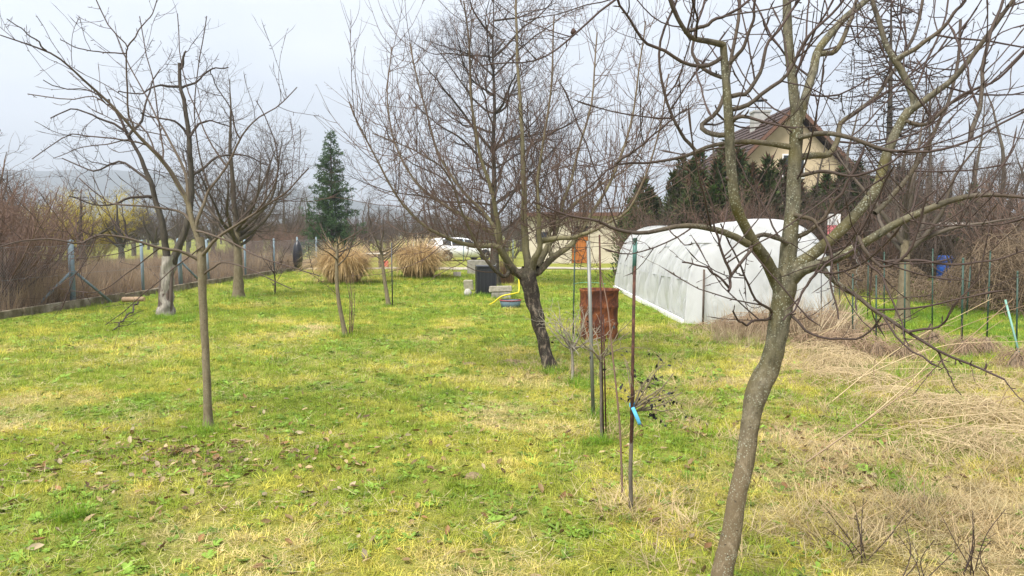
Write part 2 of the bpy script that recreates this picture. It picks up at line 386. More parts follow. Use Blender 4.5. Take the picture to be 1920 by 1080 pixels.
# forested hill far off behind the trees on the left
hx = np.linspace(-1750, 900, 120); hy = np.linspace(1500, 2400, 24)
HX, HY = np.meshgrid(hx, hy, indexing='ij'); pr = np.sin(np.linspace(0, math.pi, 24))[None] ** 0.8
HZ = -2 + pr * (172 * np.clip(1.05 - ((HX + 1250) / 1150) ** 2, 0.05, 1) + 26 * (fbm(HX / 300, HY / 300) - 0.5))
o = MB().grid(np.stack([HX, HY, HZ], -1)[:, ::-1]).build('hill', mat_noise('hill_forest', [(0.3, (0.03, 0.04, 0.025)), (0.7, (0.08, 0.08, 0.05))], 0.05, 1.0, 0), smooth=True)
tag(o, 'long wooded hill on the hazy horizon', 'hill', kind='structure')

# ------------------------------------------------------------------ scattering of tufts (geometry nodes)
def scatter(name, label, cat, pts, rz, scl, tint, idx, protos, tilt=0.15, kind='stuff', parent=None):
    n = len(pts); rot = np.stack([rng.normal(0, tilt, n), rng.normal(0, tilt, n), rz], -1)
    me = mk_mesh(name, pts, [], (), {'rot': rot, 'scl': np.asarray(scl), 'tint': np.concatenate([tint, np.ones((n, 1))], 1), 'pick': np.asarray(idx, float)})
    o = link(name, me, parent)
    if parent is None: tag(o, label, cat)
    tag(o, kind=kind)
    g = bpy.data.node_groups.new(name + '_scatter', 'GeometryNodeTree'); g.is_modifier = True
    g.interface.new_socket('Geometry', in_out='INPUT', socket_type='NodeSocketGeometry'); g.interface.new_socket('Geometry', in_out='OUTPUT', socket_type='NodeSocketGeometry')
    a = g.nodes.new('NodeGroupInput'); z = g.nodes.new('NodeGroupOutput'); mtp = g.nodes.new('GeometryNodeMeshToPoints'); iop = g.nodes.new('GeometryNodeInstanceOnPoints'); gti = g.nodes.new('GeometryNodeGeometryToInstance')
    for pr in protos:
        po = bpy.data.objects.new(name + '_tuft', pr); oi = g.nodes.new('GeometryNodeObjectInfo'); oi.inputs['Object'].default_value = po
        g.links.new(oi.outputs['Geometry'], gti.inputs[0])
    def nat(nm, typ):
        q = g.nodes.new('GeometryNodeInputNamedAttribute'); q.data_type = typ; q.inputs['Name'].default_value = nm; return q.outputs['Attribute']
    g.links.new(a.outputs[0], mtp.inputs['Mesh']); g.links.new(mtp.outputs[0], iop.inputs['Points']); g.links.new(gti.outputs[0], iop.inputs['Instance'])
    iop.inputs['Pick Instance'].default_value = True
    fi = g.nodes.new('FunctionNodeFloatToInt'); g.links.new(nat('pick', 'FLOAT'), fi.inputs[0]); g.links.new(fi.outputs[0], iop.inputs['Instance Index'])
    e2r = g.nodes.new('FunctionNodeEulerToRotation'); g.links.new(nat('rot', 'FLOAT_VECTOR'), e2r.inputs[0]); g.links.new(e2r.outputs[0], iop.inputs['Rotation'])
    cx = g.nodes.new('ShaderNodeCombineXYZ'); s = nat('scl', 'FLOAT')
    for k in range(3): g.links.new(s, cx.inputs[k])
    g.links.new(cx.outputs[0], iop.inputs['Scale'])
    g.links.new(iop.outputs[0], z.inputs[0])
    md = o.modifiers.new('scatter', 'NODES'); md.node_group = g
    return o

def blades(n, h, spread, lean, wid, g, K=3, curl=0.6, flat=0.0):
    """tuft of n bent blades"""
    a = g.uniform(0, 2 * math.pi, n); r = spread * np.sqrt(g.random(n)); hh = g.uniform(h[0], h[1], n); ln = g.uniform(lean[0], lean[1], n)
    da = a + g.normal(0, 0.9, n); base = np.stack([r * np.cos(a), r * np.sin(a), np.full(n, -0.006)], -1)
    V = np.empty((n, 2 * K + 1, 3)); out_ = np.stack([np.cos(da), np.sin(da), 0 * da], -1); side = np.stack([-np.sin(da), np.cos(da), 0 * da], -1)
    tw = g.normal(0, 0.6, n)[:, None]; side = side * np.cos(tw) + np.array([0, 0, 1.0]) * np.sin(tw) * 0.5
    for k in range(K + 1):
        t = k / K; th = ln * (1 + curl * t); x = hh * t * np.sin(th); z_ = hh * t * np.cos(th)
        c = base + out_ * x[:, None] + np.array([0, 0, 1.0]) * np.maximum(z_, 0.004 + flat)[:, None]
        if k < K:
            ww = wid * (1 - 0.75 * t) * g.uniform(0.8, 1.2, n)[:, None] / 2
            V[:, 2 * k] = c - side * ww; V[:, 2 * k + 1] = c + side * ww
        else: V[:, 2 * K] = c
    b = (np.arange(n) * (2 * K + 1))[:, None]
    F4 = np.concatenate([b + np.array([[2 * k, 2 * k + 1, 2 * k + 3, 2 * k + 2]]) for k in range(K - 1)]); F3 = b + np.array([[2 * K - 2, 2 * K - 1, 2 * K]])
    return V.reshape(-1, 3), F4, F3
def tuft(name, mat, *parts):
    Vs, A, B, n = [], [], [], 0
    for V, F4, F3 in parts:
        Vs.append(V); A.append(F4 + n); B.append(F3 + n); n += len(V)
    return mk_mesh(name, np.concatenate(Vs), [np.concatenate(A), np.concatenate(B)], [mat], smooth=True)
g1 = np.random.default_rng(21)
short = [tuft('short_tuft', M['blade'], blades(18, (0.025, 0.075), 0.05, (0.15, 1.15), 0.0046, g1)) for _ in range(4)]
matted = [tuft('matted_tuft', M['blade'], blades(14, (0.03, 0.075), 0.05, (1.05, 1.5), 0.0035, g1, curl=0.08)) for _ in range(3)]
def rosette(n, ln, g):
    """broad-leaved weed lying on the ground"""
    V, F4, F3 = [], [], []; c = 0
    for i in range(n):
        a = g.uniform(0, 6.28); l = g.uniform(*ln); up_ = g.uniform(0.15, 0.8); w_ = l * g.uniform(0.16, 0.26)
        o_ = np.array([math.cos(a), math.sin(a), 0]); s_ = np.array([-math.sin(a), math.cos(a), 0])
        pts = []
        for t, ww in ((0, 0.15), (0.4, 0.8), (0.75, 1.0)):
            q = o_ * l * t + np.array([0, 0, 0.004 + l * up_ * t * (1 - 0.45 * t)]); pts += [q - s_ * w_ * ww, q + s_ * w_ * ww]
        pts.append(o_ * l + np.array([0, 0, 0.004 + l * up_ * 0.45]))
        V += pts; F4 += [[c, c + 1, c + 3, c + 2], [c + 2, c + 3, c + 5, c + 4]]; F3 += [[c + 4, c + 5, c + 6]]; c += 7
    return np.array(V), np.array(F4), np.array(F3)
weed = [tuft('weed_tuft', M['blade'], rosette(8, (0.02, 0.05), g1)) for _ in range(3)]
longt = [tuft('long_tuft', M['blade'], blades(34, (0.08, 0.2), 0.05, (0.1, 0.8), 0.0045, g1, curl=0.9)) for _ in range(3)]
strawt = [tuft('straw_tuft', M['blade'], blades(26, (0.08, 0.24), 0.07, (0.7, 1.5), 0.005, g1, curl=0.25)) for _ in range(4)]

def frustum_pts(d0, d1, dens, xmin=-60, xmax=60, margin=1.3):
    n = int(0.7 * margin * (d1 ** 2 - d0 ** 2) * dens)
    d = np.sqrt(rng.uniform(d0 ** 2, d1 ** 2, n)); x = rng.uniform(-0.7, 0.7, n) * d * margin
    k = (x > xmin) & (x < xmax); return x[k], d[k]
GH = dict(x0=3.12, x1=5.95, y0=13.6, y1=23.0)
def allowed(x, y):
    k = ~((x > GH['x0']) & (x < GH['x1']) & (y > GH['y0']) & (y < GH['y1']))
    k &= ~((y > 35.1) & (y < 37.5)); return k
def dryness(x, y):
    s = np.clip((x - 0.1) / 2.2, 0, 1) * np.clip((13.5 - y) / 5, 0, 1) * 0.17
    s += np.clip((x - 4.0) / 3, 0, 1) * np.clip((13 - y) / 5, 0, 1) * 0.1
    return fbm(x * 0.85 + 4, y * 0.85 + 9, 4) + s - np.clip((y - 9) / 10, 0, 1) * 0.12 + 0.05 * np.clip((4.8 - y) / 2, 0, 1)
def mixcol(a, b, f): return np.asarray(a) * (1 - f)[:, None] + np.asarray(b) * f[:, None]
GREEN, YEL, STRAW, LUSH = (0.23, 0.31, 0.030), (0.56, 0.50, 0.085), (0.62, 0.49, 0.26), (0.16, 0.28, 0.028)
def lawn(name, label, x, y, size):
    k = allowed(x, y); x, y = x[k], y[k]; n = len(x); z = gz(x, y)
    dr = dryness(x, y); u = rng.random(n); fine = fbm(x * 3.3 + 31, y * 3.3 + 7, 3)
    col = mixcol(GREEN, YEL, np.clip((dr - 0.37) * 2.8 + (fine - 0.5) * 2.2 + rng.normal(0, 0.16, n), 0, 1))
    lush = np.clip((fbm(x * 1.6 + 50, y * 1.6, 3) - 0.52) * 6 + rng.normal(0, 0.15, n), 0, 1); col = mixcol(col, LUSH, lush * 0.75)[:] if False else col * (1 - 0.7 * lush)[:, None] + np.array(LUSH) * (0.7 * lush)[:, None]
    st = np.clip((dr - 0.64) * 5 + (fine - 0.5) * 1.5 + rng.normal(0, 0.2, n), 0, 1); col = col * (1 - st)[:, None] + np.array(STRAW) * st[:, None]
    col *= rng.uniform(0.55, 1.4, n)[:, None]
    ismat = (u < 0.22 + 0.5 * st); isweed = (~ismat) & (rng.random(n) < 0.08 + 0.2 * lush)
    col[isweed] = np.array([0.21, 0.33, 0.05]) * rng.uniform(0.5, 1.4, isweed.sum())[:, None]
    m2 = ismat & (rng.random(n) < 0.35); col[m2] = col[m2] * 0.4 + np.array([0.56, 0.46, 0.22]) * 0.6
    idx = np.where(ismat, 4 + rng.integers(0, 3, n), np.where(isweed, 7 + rng.integers(0, 3, n), rng.integers(0, 4, n)))
    # Geometry to Instance lists the last linked proto first
    s = size * rng.uniform(0.7, 1.35, n)
    return scatter(name, label, 'grass', np.stack([x, y, z], -1), rng.uniform(0, 6.28, n), s, col, (len(short + matted + weed) - 1) - idx, short + matted + weed)
x, y = frustum_pts(2.2, 8, 620); lawn('near_lawn_grass', 'short mown grass with yellow moss nearest the viewer', x, y, 1.0)
x, y = frustum_pts(8, 17, 190, -9.6, 14); lawn('middle_lawn_grass', 'short mown grass across the middle of the garden', x, y, 1.45)
x, y = frustum_pts(17, 34, 42, -9.7, 20); lawn('far_lawn_grass', 'bright green grass at the far end of the lawn', x, y, 2.3)

# loose straws lying on the lawn
thatch = [tuft('straw_litter', M['blade'], blades(9, (0.05, 0.12), 0.08, (1.3, 1.52), 0.003, g1, curl=0.03)) for _ in range(4)]
x, y = frustum_pts(2.2, 12, 75, -9.5, 12); k = allowed(x, y); x, y = x[k], y[k]; k = fbm(x * 1.9 + 3, y * 1.9, 3) + .25 * (dryness(x, y) - .5) > rng.uniform(.36, .6, len(x)); x, y = x[k], y[k]; n = len(x)
scatter('straw_litter', 'loose dead straws lying over the lawn', 'grass', np.stack([x, y, gz(x, y) + .018], -1), rng.uniform(0, 6.28, n), rng.uniform(.6, 1.3, n), np.array([(0.62, 0.53, 0.30)]) * rng.uniform(.45, 1.2, n)[:, None], rng.integers(0, 4, n), thatch, tilt=.2)
# long lush tufts, dry straw on the right
def patch(name, label, centers, protos, col, smin, smax):
    pts = np.concatenate([np.stack([rng.normal(cx, sx, n), rng.normal(cy, sy, n)], -1) for cx, cy, sx, sy, n in centers])
    k = allowed(pts[:, 0], pts[:, 1]); pts = pts[k]; n = len(pts)
    c = np.array(col)[None] * rng.uniform(0.65, 1.3, n)[:, None] * np.array([1, 1, 1]) + rng.normal(0, 0.012, (n, 3))
    return scatter(name, label, 'grass', np.column_stack([pts, gz(pts[:, 0], pts[:, 1])]), rng.uniform(0, 6.28, n), rng.uniform(smin, smax, n), np.clip(c, 0.01, 1), rng.integers(0, len(protos), n), protos)
def c_at(px, py, sx, sy, n):
    q = G(px, py); return (q[0], q[1], sx, sy, n)
patch('lush_grass', 'long lush green grass in tufts and along the garden row',
      [c_at(390, 812, 0.06, 0.05, 10), c_at(1032, 700, 0.16, 0.1, 26), c_at(312, 596, 0.28, 0.2, 34), c_at(447, 560, .2, .2, 20), c_at(650, 634, .1, .08, 14), c_at(730, 576, .12, .1, 14), c_at(1335, 1185, .09, .08, 14), c_at(1692, 606, .15, .15, 20), c_at(1123, 640, .3, .22, 40), c_at(1113, 780, .05, .05, 6), c_at(910, 556, .4, .2, 40), c_at(645, 534, .5, .3, 40), c_at(785, 524, .5, .3, 40), c_at(125, 975, 0.05, 0.04, 12), c_at(1330, 820, 0.3, 0.3, 14), c_at(1750, 640, 1.4, 0.9, 700), c_at(1680, 590, 1.5, 1.8, 750), c_at(1850, 600, 1.2, 1.2, 500), c_at(1700, 700, 0.5, 0.35, 130), c_at(1640, 545, 1.0, 2.0, 350),
       c_at(1130, 830, 0.06, 0.05, 12), c_at(1080, 720, 0.12, 0.15, 30), c_at(210, 585, 0.5, 0.6, 40), c_at(320, 600, 0.5, 0.3, 50), c_at(800, 560, 2.0, 0.9, 160), c_at(1220, 520, 0.9, 2.5, 90), c_at(1400, 880, 0.35, 0.3, 16), c_at(1720, 930, 0.12, 0.1, 14), c_at(1640, 880, 0.2, 0.2, 10)], longt, (0.18, 0.31, 0.028), 0.5, 1.0)
patch('straw_grass', 'dry straw grass lying in mats on the right',
      [c_at(1600, 690, 0.55, 0.5, 322), c_at(1800, 780, 0.6, 0.35, 322), c_at(1880, 860, 0.4, 0.3, 148), c_at(1450, 620, 0.9, 0.5, 322), c_at(1330, 640, 0.7, 0.6, 99), c_at(1840, 980, 0.35, 0.3, 124), c_at(1640, 1010, 0.3, 0.25, 80), c_at(1500, 850, 0.5, 0.4, 68), c_at(1180, 960, 0.10, 0.09, 16), c_at(1130, 815, 0.14, 0.12, 13),
       c_at(1070, 700, 0.25, 0.3, 43), c_at(1000, 690, 0.3, 0.25, 31), c_at(1700, 900, 0.6, 0.5, 124), c_at(1900, 720, 1.0, 0.5, 310), c_at(1260, 1000, 0.3, 0.3, 37), c_at(1250, 760, 0.5, 0.7, 68)], strawt, (0.47, 0.37, 0.20), 0.6, 1.25)

# fallen leaves
def dry_leaf(g):
    a = np.array([[-1, 0, 0.1], [-0.45, -0.42, 0.22], [-0.45, 0.42, 0.3], [-0.45, 0, 0], [0.3, -0.45, 0.3], [0.3, 0.4, 0.18], [0.3, 0, 0.02], [1, 0, 0.25]]) * 0.03
    a[:, 2] *= g.uniform(0.6, 1.8); a[:, :2] *= g.uniform(0.8, 1.2, 2)
    return mk_mesh('dry_leaf', a, [np.array([[1, 4, 6, 3], [3, 6, 5, 2]]), np.array([[0, 1, 3], [0, 3, 2], [4, 7, 6], [6, 7, 5]])], [M['leaf_dry']])
leaves = [dry_leaf(g1) for _ in range(4)]
lc = [c_at(300, 860, 0.75, 0.38, 300), c_at(200, 900, 0.7, 0.4, 90), c_at(340, 850, 0.15, 0.08, 60), c_at(540, 880, 1.0, 0.9, 140), c_at(860, 760, 1.4, 1.2, 130), c_at(1480, 820, 0.7, 0.6, 150), c_at(1640, 880, 0.5, 0.4, 150), c_at(700, 1000, 0.9, 0.5, 70), c_at(900, 900, 0.8, 0.6, 60), c_at(150, 640, 1.6, 0.8, 110), c_at(1650, 660, 1.2, 0.6, 120)]
pts = np.concatenate([np.stack([rng.normal(cx, sx, n), rng.normal(cy, sy, n)], -1) for cx, cy, sx, sy, n in lc]); n = len(pts)
pal = np.array([(0.28, 0.19, 0.085), (0.38, 0.28, 0.15), (0.13, 0.08, 0.04), (0.36, 0.29, 0.18), (0.24, 0.13, 0.055)])
scatter('fallen_leaves', 'dry brown leaves fallen on the grass', 'leaves', np.column_stack([pts, gz(pts[:, 0], pts[:, 1]) + 0.022]), rng.uniform(0, 6.28, n), rng.uniform(0.5, 1.2, n), pal[rng.integers(0, 5, n)] * rng.uniform(0.5, 1.2, n)[:, None], rng.integers(0, 4, n), leaves, tilt=0.35)

# dry weeds behind the wire fence
def stalks(n, h, g, wid=0.011):
    return blades(n, h, 0.16, (0.0, 0.28), wid, g, K=4, curl=0.8)
stalkt = [tuft('weed_stalks', M['blade'], stalks(22, (0.45, 0.95), g1), blades(16, (0.15, 0.5), 0.2, (0.3, 1.2), 0.013, g1)) for _ in range(4)]
n = 5200; x = rng.uniform(-15.0, -10.15, n); y = rng.uniform(11, 36, n)
col = mixcol((0.20, 0.13, 0.08), (0.50, 0.37, 0.23), rng.random(n) ** 1.3) * rng.uniform(0.6, 1.25, n)[:, None]
scatter('dry_weeds', 'brown dry weeds standing behind the wire fence', 'weeds', np.stack([x, y, gz(x, y)], -1), rng.uniform(0, 6.28, n), rng.uniform(0.65, 1.2, n) * (0.75 + 0.5 * vnoise(x * .6, y * .6)), col, rng.integers(0, 4, n), stalkt, tilt=0.12)

# ------------------------------------------------------------------ trees
def build_tree(name, label, trunk, limbs, twigs, mat, tmat=None, lump=0.05, base=None, S=(16, 10), group=None, cat='tree', bare_limbs=True):
    """trunk and limbs: (points, radii); twigs: list of (P, R, sides)"""
    b = np.array(trunk[0][0] if base is None else base, float); b[2] = 0
    t = thing(name, label, cat, b, group=group)
    tz = trunk[0][:, 2]; trunk = (trunk[0], trunk[1] * (1 + 0.38 * np.exp(-np.clip(tz, 0, None) / (2.2 * trunk[1][2]))))
    link('trunk', tubes_mesh('trunk', [(trunk[0][None] - b, trunk[1][None], S[0])], tmat or mat, lump), t)
    for l in limbs:
        link('branch', tubes_mesh('branch', [(l[0][None] - b, l[1][None], S[1])], mat, lump), t)
    if twigs:
        o = link('twigs', tubes_mesh('twigs', [(q[0] - b, q[1], q[2]) for q in twigs if len(q[0])], mat), t); o['kind'] = 'stuff'
    return t

# --- the lichen-covered fruit tree close on the right
D0 = 3.2
tr = limb([(1333, 1195, 3.05, 44), (1355, 1080, 3.1, 39), (1378, 960, 3.12, 35), (1397, 860, 3.15, 34), (1410, 775, 3.18, 36), (1419, 735, 3.18, 42), (1441, 690, 3.2, 40), (1455, 640, 3.2, 38), (1466, 575, 3.2, 40), (1472, 535, 3.2, 42), (1476, 505, 3.2, 36)], 110)
tr[0][0][2] = -0.05
mains = [
 limb([(1470, 560, 3.2, 34), (1452, 518, 3.18, 29), (1432, 480, 3.12, 25), (1412, 455, 3.08, 24), (1398, 425, 3.05, 22), (1380, 385, 3.02, 22), (1372, 330, 3.0, 22), (1368, 260, 2.98, 21), (1364, 180, 2.95, 18), (1358, 115, 2.95, 16), (1356, 82, 2.95, 14)], 30),
 limb2([(1357, 84), (1330, 78), (1300, 72), (1284, 56), (1262, 15), (1245, -40), (1225, -120)], 2.95, 2.75, 14, 7, 16),
 limb([(1474, 540, 3.2, 44), (1478, 480, 3.22, 40), (1483, 430, 3.22, 36), (1488, 360, 3.24, 32), (1491, 290, 3.25, 30), (1494, 230, 3.25, 30), (1496, 190, 3.25, 24)], 24),
 limb([(1495, 215, 3.25, 24), (1487, 165, 3.25, 20), (1481, 110, 3.25, 20), (1477, 50, 3.25, 19), (1474, -10, 3.25, 17), (1470, -90, 3.25, 14), (1462, -220, 3.2, 8)], 20),
 limb([(1499, 225, 3.26, 22), (1512, 175, 3.32, 18), (1525, 130, 3.36, 17), (1532, 100, 3.4, 17), (1545, 78, 3.42, 16), (1580, 38, 3.5, 14), (1622, 2, 3.6, 12), (1690, -60, 3.7, 8)], 20),
 limb([(1474, 535, 3.2, 36), (1490, 502, 3.2, 30), (1515, 484, 3.2, 27), (1545, 460, 3.2, 25), (1580, 428, 3.22, 24), (1620, 385, 3.25, 22), (1648, 345, 3.28, 21), (1660, 295, 3.3, 20), (1680, 245, 3.3, 19), (1705, 206, 3.3, 18)], 26),
 limb2([(1700, 213), (1716, 193), (1694, 140), (1676, 110), (1662, 85), (1648, 40), (1635, 0), (1622, -70)], 3.3, 3.35, 17, 9, 18),
 limb2([(1702, 210), (1745, 180), (1790, 145), (1830, 95), (1870, 40), (1915, -20)], 3.3, 3.1, 16, 8, 16),
 limb([(1478, 530, 3.2, 32), (1505, 508, 3.15, 25), (1540, 495, 3.1, 22), (1575, 480, 3.05, 20), (1630, 450, 3.0, 18), (1690, 415, 2.95, 16), (1750, 388, 2.9, 14), (1800, 372, 2.85, 12), (1860, 365, 2.8, 9), (1940, 372, 2.75, 6)], 26),
 limb2([(1402, 458), (1370, 440), (1330, 428), (1276, 424), (1204, 437), (1151, 429), (1120, 414), (1062, 403), (1000, 378)], 3.06, 2.75, 17, 4, 24),
 limb2([(1490, 277), (1430, 268), (1380, 266), (1330, 274), (1280, 294), (1220, 305), (1153, 310), (1107, 350), (1065, 378)], 3.25, 3.35, 13, 3, 24),
 limb2([(1495, 294), (1530, 291), (1555, 289), (1572, 258), (1575, 232), (1605, 210), (1640, 183), (1662, 152), (1690, 110), (1720, 50), (1735, -30)], 3.28, 3.75, 15, 6, 26),
 limb2([(1497, 258), (1540, 250), (1590, 257), (1650, 278), (1690, 284), (1750, 283), (1820, 263), (1880, 230), (1950, 195)], 3.22, 2.85, 12, 4, 24),
 limb2([(1368, 232), (1378, 222), (1396, 218), (1430, 228), (1465, 236), (1492, 241)], 2.98, 2.85, 13, 3, 12),
]
mains = [(a, b * (0.80 if j == 2 else 0.88)) for j, (a, b) in enumerate(mains)]
minor = [
 ([(1367, 118), (1390, 93), (1413, 43), (1418, 0), (1430, -60)], 2.95, 2.85, 8, 4), ([(1372, 180), (1407, 167), (1427, 127), (1440, 83), (1467, 53), (1500, 0), (1520, -50)], 2.96, 3.0, 9, 4),
 ([(1372, 205), (1423, 183), (1473, 140), (1513, 73), (1567, 17), (1600, -30)], 2.97, 2.8, 9, 4), ([(1360, 145), (1330, 137), (1303, 107), (1300, 80), (1313, 33), (1322, -20)], 2.95, 3.1, 8, 4),
 ([(1366, 252), (1330, 248), (1317, 238), (1340, 213), (1357, 180), (1372, 100), (1385, 20), (1390, -40)], 2.98, 3.25, 10, 6), ([(1356, 105), (1320, 123), (1280, 118), (1240, 93), (1207, 73), (1180, 40), (1160, 0), (1148, -40)], 2.95, 2.7, 8, 4),
 ([(1305, 284), (1280, 257), (1267, 233), (1250, 187), (1237, 133), (1240, 73), (1260, 20), (1278, -20)], 3.3, 3.2, 7, 4), ([(1235, -80), (1190, -40), (1150, 0), (1090, 53), (1037, 97), (973, 117), (905, 123)], 2.78, 2.5, 6, 2.5),
 ([(1153, 310), (1187, 285), (1240, 240), (1290, 203)], 3.34, 3.2, 6, 2.5), ([(1282, 60), (1320, 50), (1360, 28), (1402, 3), (1440, -40)], 2.9, 2.8, 8, 4),
 ([(1536, 101), (1560, 97), (1580, 70), (1597, 35), (1605, 0), (1612, -60)], 3.4, 3.5, 11, 6), ([(1678, 114), (1720, 90), (1765, 55), (1795, 20), (1815, -20)], 3.32, 3.2, 10, 5),
 ([(1603, 462), (1605, 445), (1627, 477), (1663, 498), (1703, 473), (1723, 417), (1735, 370)], 3.02, 2.8, 9, 4), ([(1655, 492), (1720, 487), (1800, 497), (1870, 487), (1930, 468)], 2.92, 2.7, 6, 3),
 ([(1540, 497), (1570, 530), (1600, 550), (1640, 580), (1700, 620), (1760, 655), (1830, 690), (1885, 712)], 3.1, 2.6, 11, 4), ([(1450, 590), (1443, 578), (1420, 563), (1403, 527), (1390, 500), (1377, 467), (1350, 420)], 3.2, 3.0, 6, 3),
 ([(1450, 594), (1420, 600), (1393, 607), (1375, 583)], 3.2, 3.05, 6, 3.5), ([(1470, 570), (1497, 600), (1520, 623), (1570, 635), (1610, 635), (1640, 610), (1654, 590)], 3.2, 2.95, 6, 3),
 ([(1477, 457), (1437, 440), (1407, 450), (1405, 473), (1370, 520), (1366, 545)], 3.2, 2.9, 10, 5), ([(1370, 517), (1357, 477), (1347, 437), (1330, 377), (1315, 330)], 2.92, 2.85, 6, 3), ([(1367, 540), (1345, 520), (1323, 500), (1280, 493)], 2.92, 2.8, 5, 3),
 ([(1490, 403), (1520, 410), (1543, 437), (1557, 483), (1560, 540), (1575, 600)], 3.2, 2.95, 9, 3), ([(1492, 445), (1533, 420), (1563, 380), (1590, 345), (1620, 280)], 3.23, 3.1, 9, 4), ([(1535, 500), (1510, 540), (1490, 580), (1470, 600)], 3.12, 3.0, 6, 3),
 ([(1600, 456), (1650, 520), (1690, 600), (1700, 650)], 3.0, 2.7, 5, 2.5), ([(1755, 655), (1780, 700), (1800, 740)], 2.75, 2.7, 4, 2), ([(1705, 622), (1760, 612), (1790, 570), (1830, 520), (1850, 440)], 2.8, 2.6, 5, 2.5),
 ([(1640, 400), (1700, 340), (1750, 250), (1790, 150), (1800, 40)], 3.26, 3.5, 10, 5), ([(1690, 230), (1740, 230), (1800, 180), (1870, 150), (1930, 90)], 3.3, 3.0, 8, 4), ([(1820, 262), (1840, 180), (1850, 90), (1880, 0)], 2.95, 3.05, 9, 5), ([(1495, 330), (1540, 320), (1600, 330), (1660, 310), (1720, 260)], 3.24, 3.0, 8, 3),
]
mlimbs = [limb2(*m, k=18, wob=0.0055) for m in minor]
g = np.random.default_rng(77)
P1, R1 = stack(mains, 20); P2, R2 = stack(mlimbs, 16)
sa = spawn(P1[1:], R1[1:], 11.5, (0.10, 0.8), (30, 75), 0.08, 0.09, 10, 0.5, 0.0016, 0.12, 1, 0.25, 0.0075, True, g, upbias=0.5)
sb = spawn(P2, R2, 12, (0.06, 0.55), (30, 75), 0.06, 0.10, 8, 0.6, 0.0014, 0.15, 1, 0.3, 0.010, True, g, upbias=0.3)
sc3 = spawn(sa[0], sa[1], 9, (0.04, 0.34), (30, 75), 0.06, 0.11, 6, 0.7, 0.0012, 0.2, 1, 0.3, 0.014, True, g)
sp1 = spawn(P2, R2, 16, (0.012, 0.04), (45, 85), 0.12, 0.2, 4, 0.6, 0.0018, 0.05, 1, 0.2, 0.09, True, g, upbias=0.6)
sp2 = spawn(P1, R1, 8, (0.012, 0.045), (45, 85), 0.12, 0.2, 4, 0.5, 0.0018, 0.3, 1, 0.2, 0.09, True, g, upbias=0.4)
sp3 = spawn(sa[0], sa[1], 12, (0.008, 0.02), (45, 80), 0.1, 0.15, 4, 0.9, 0.0014, 0.1, 1, 0.2, 0.12, True, g)
sp4 = spawn(sb[0], sb[1], 12, (0.008, 0.02), (45, 80), 0.1, 0.15, 4, 0.9, 0.0014, 0.1, 1, 0.2, 0.12, True, g)
kn = spawn(P1, R1, 2.2, (0.012, 0.04), (50, 85), 0.05, 0.1, 5, 0.55, 0.003, 0.05, 1, 0.1, 0.5, False, g); kn[1][:] = kn[1][:, :1] * np.array([1.25, 1.0, .9, .82, .05])     # knuckles and pruning stubs
front_tree = build_tree('fruit_tree', 'lichen-covered fruit tree with a bent trunk, closest to the viewer on the right', tr, mains + mlimbs, [(*q, 5) for q in (sa, sb, sc3, sp1, sp2, sp3, sp4)] + [(*kn, 9)], M['bark_front'], lump=0.10, S=(32, 12))
# a dried fruit still hanging on a twig of it
fb = np.array(front_tree.location)
mm = MB().lathe([(0.001, -0.011), (0.007, -0.009), (0.0105, -0.002), (0.0095, 0.005), (0.005, 0.010), (0.001, 0.011)], P(1075, 60, 2.66) - fb, 10, fn=lambda V: V * (1 + 0.18 * np.sin(V * 900)))
mm.tube([P(1075, 60, 2.66) - fb, P(1079, 63, 2.66) - fb], 0.0015, 5)
mm.build('dried_fruit', mat_noise('dried_fruit', [(0.3, (0.02, 0.012, 0.01)), (0.7, (0.06, 0.03, 0.02))], 60, 0.7), front_tree, True)

# --- slender young tree on the left
tr = limb([(390, 812, 6.28, 18), (390, 780, 6.28, 15.5), (388, 720, 6.28, 14.5), (385, 650, 6.29, 14), (381, 580, 6.3, 14.5), (379, 520, 6.3, 15.5), (378, 480, 6.3, 17), (374, 445, 6.3, 15)], 30)
tr[0][0][2] = -0.05
mains = [
 limb2([(377, 490), (340, 472), (290, 463), (235, 446), (185, 440), (150, 455), (100, 448), (40, 450), (0, 463)], 6.3, 5.6, 10, 4, 22, 0.006),
 limb([(376, 465, 6.3, 18), (364, 425, 6.3, 17), (352, 380, 6.3, 16), (335, 345, 6.3, 15), (315, 312, 6.25, 13), (293, 287, 6.2, 12), (253, 247, 6.1, 9), (213, 200, 6.0, 8), (167, 160, 5.9, 7), (133, 130, 5.8, 6), (87, 95, 5.7, 5), (0, 65, 5.5, 3)], 30, 0.006),
 limb2([(378, 480), (388, 468), (420, 437), (483, 397), (537, 360), (580, 315)], 6.3, 6.0, 14, 4, 18, 0.006),
 limb2([(366, 430), (380, 385), (392, 357), (423, 313), (453, 257), (480, 223), (520, 200), (557, 163)], 6.3, 6.5, 12, 3, 20, 0.006),
 limb2([(352, 378), (348, 330), (330, 285), (305, 240), (285, 200), (240, 120), (215, 60)], 6.3, 6.8, 11, 3, 18, 0.006),
]
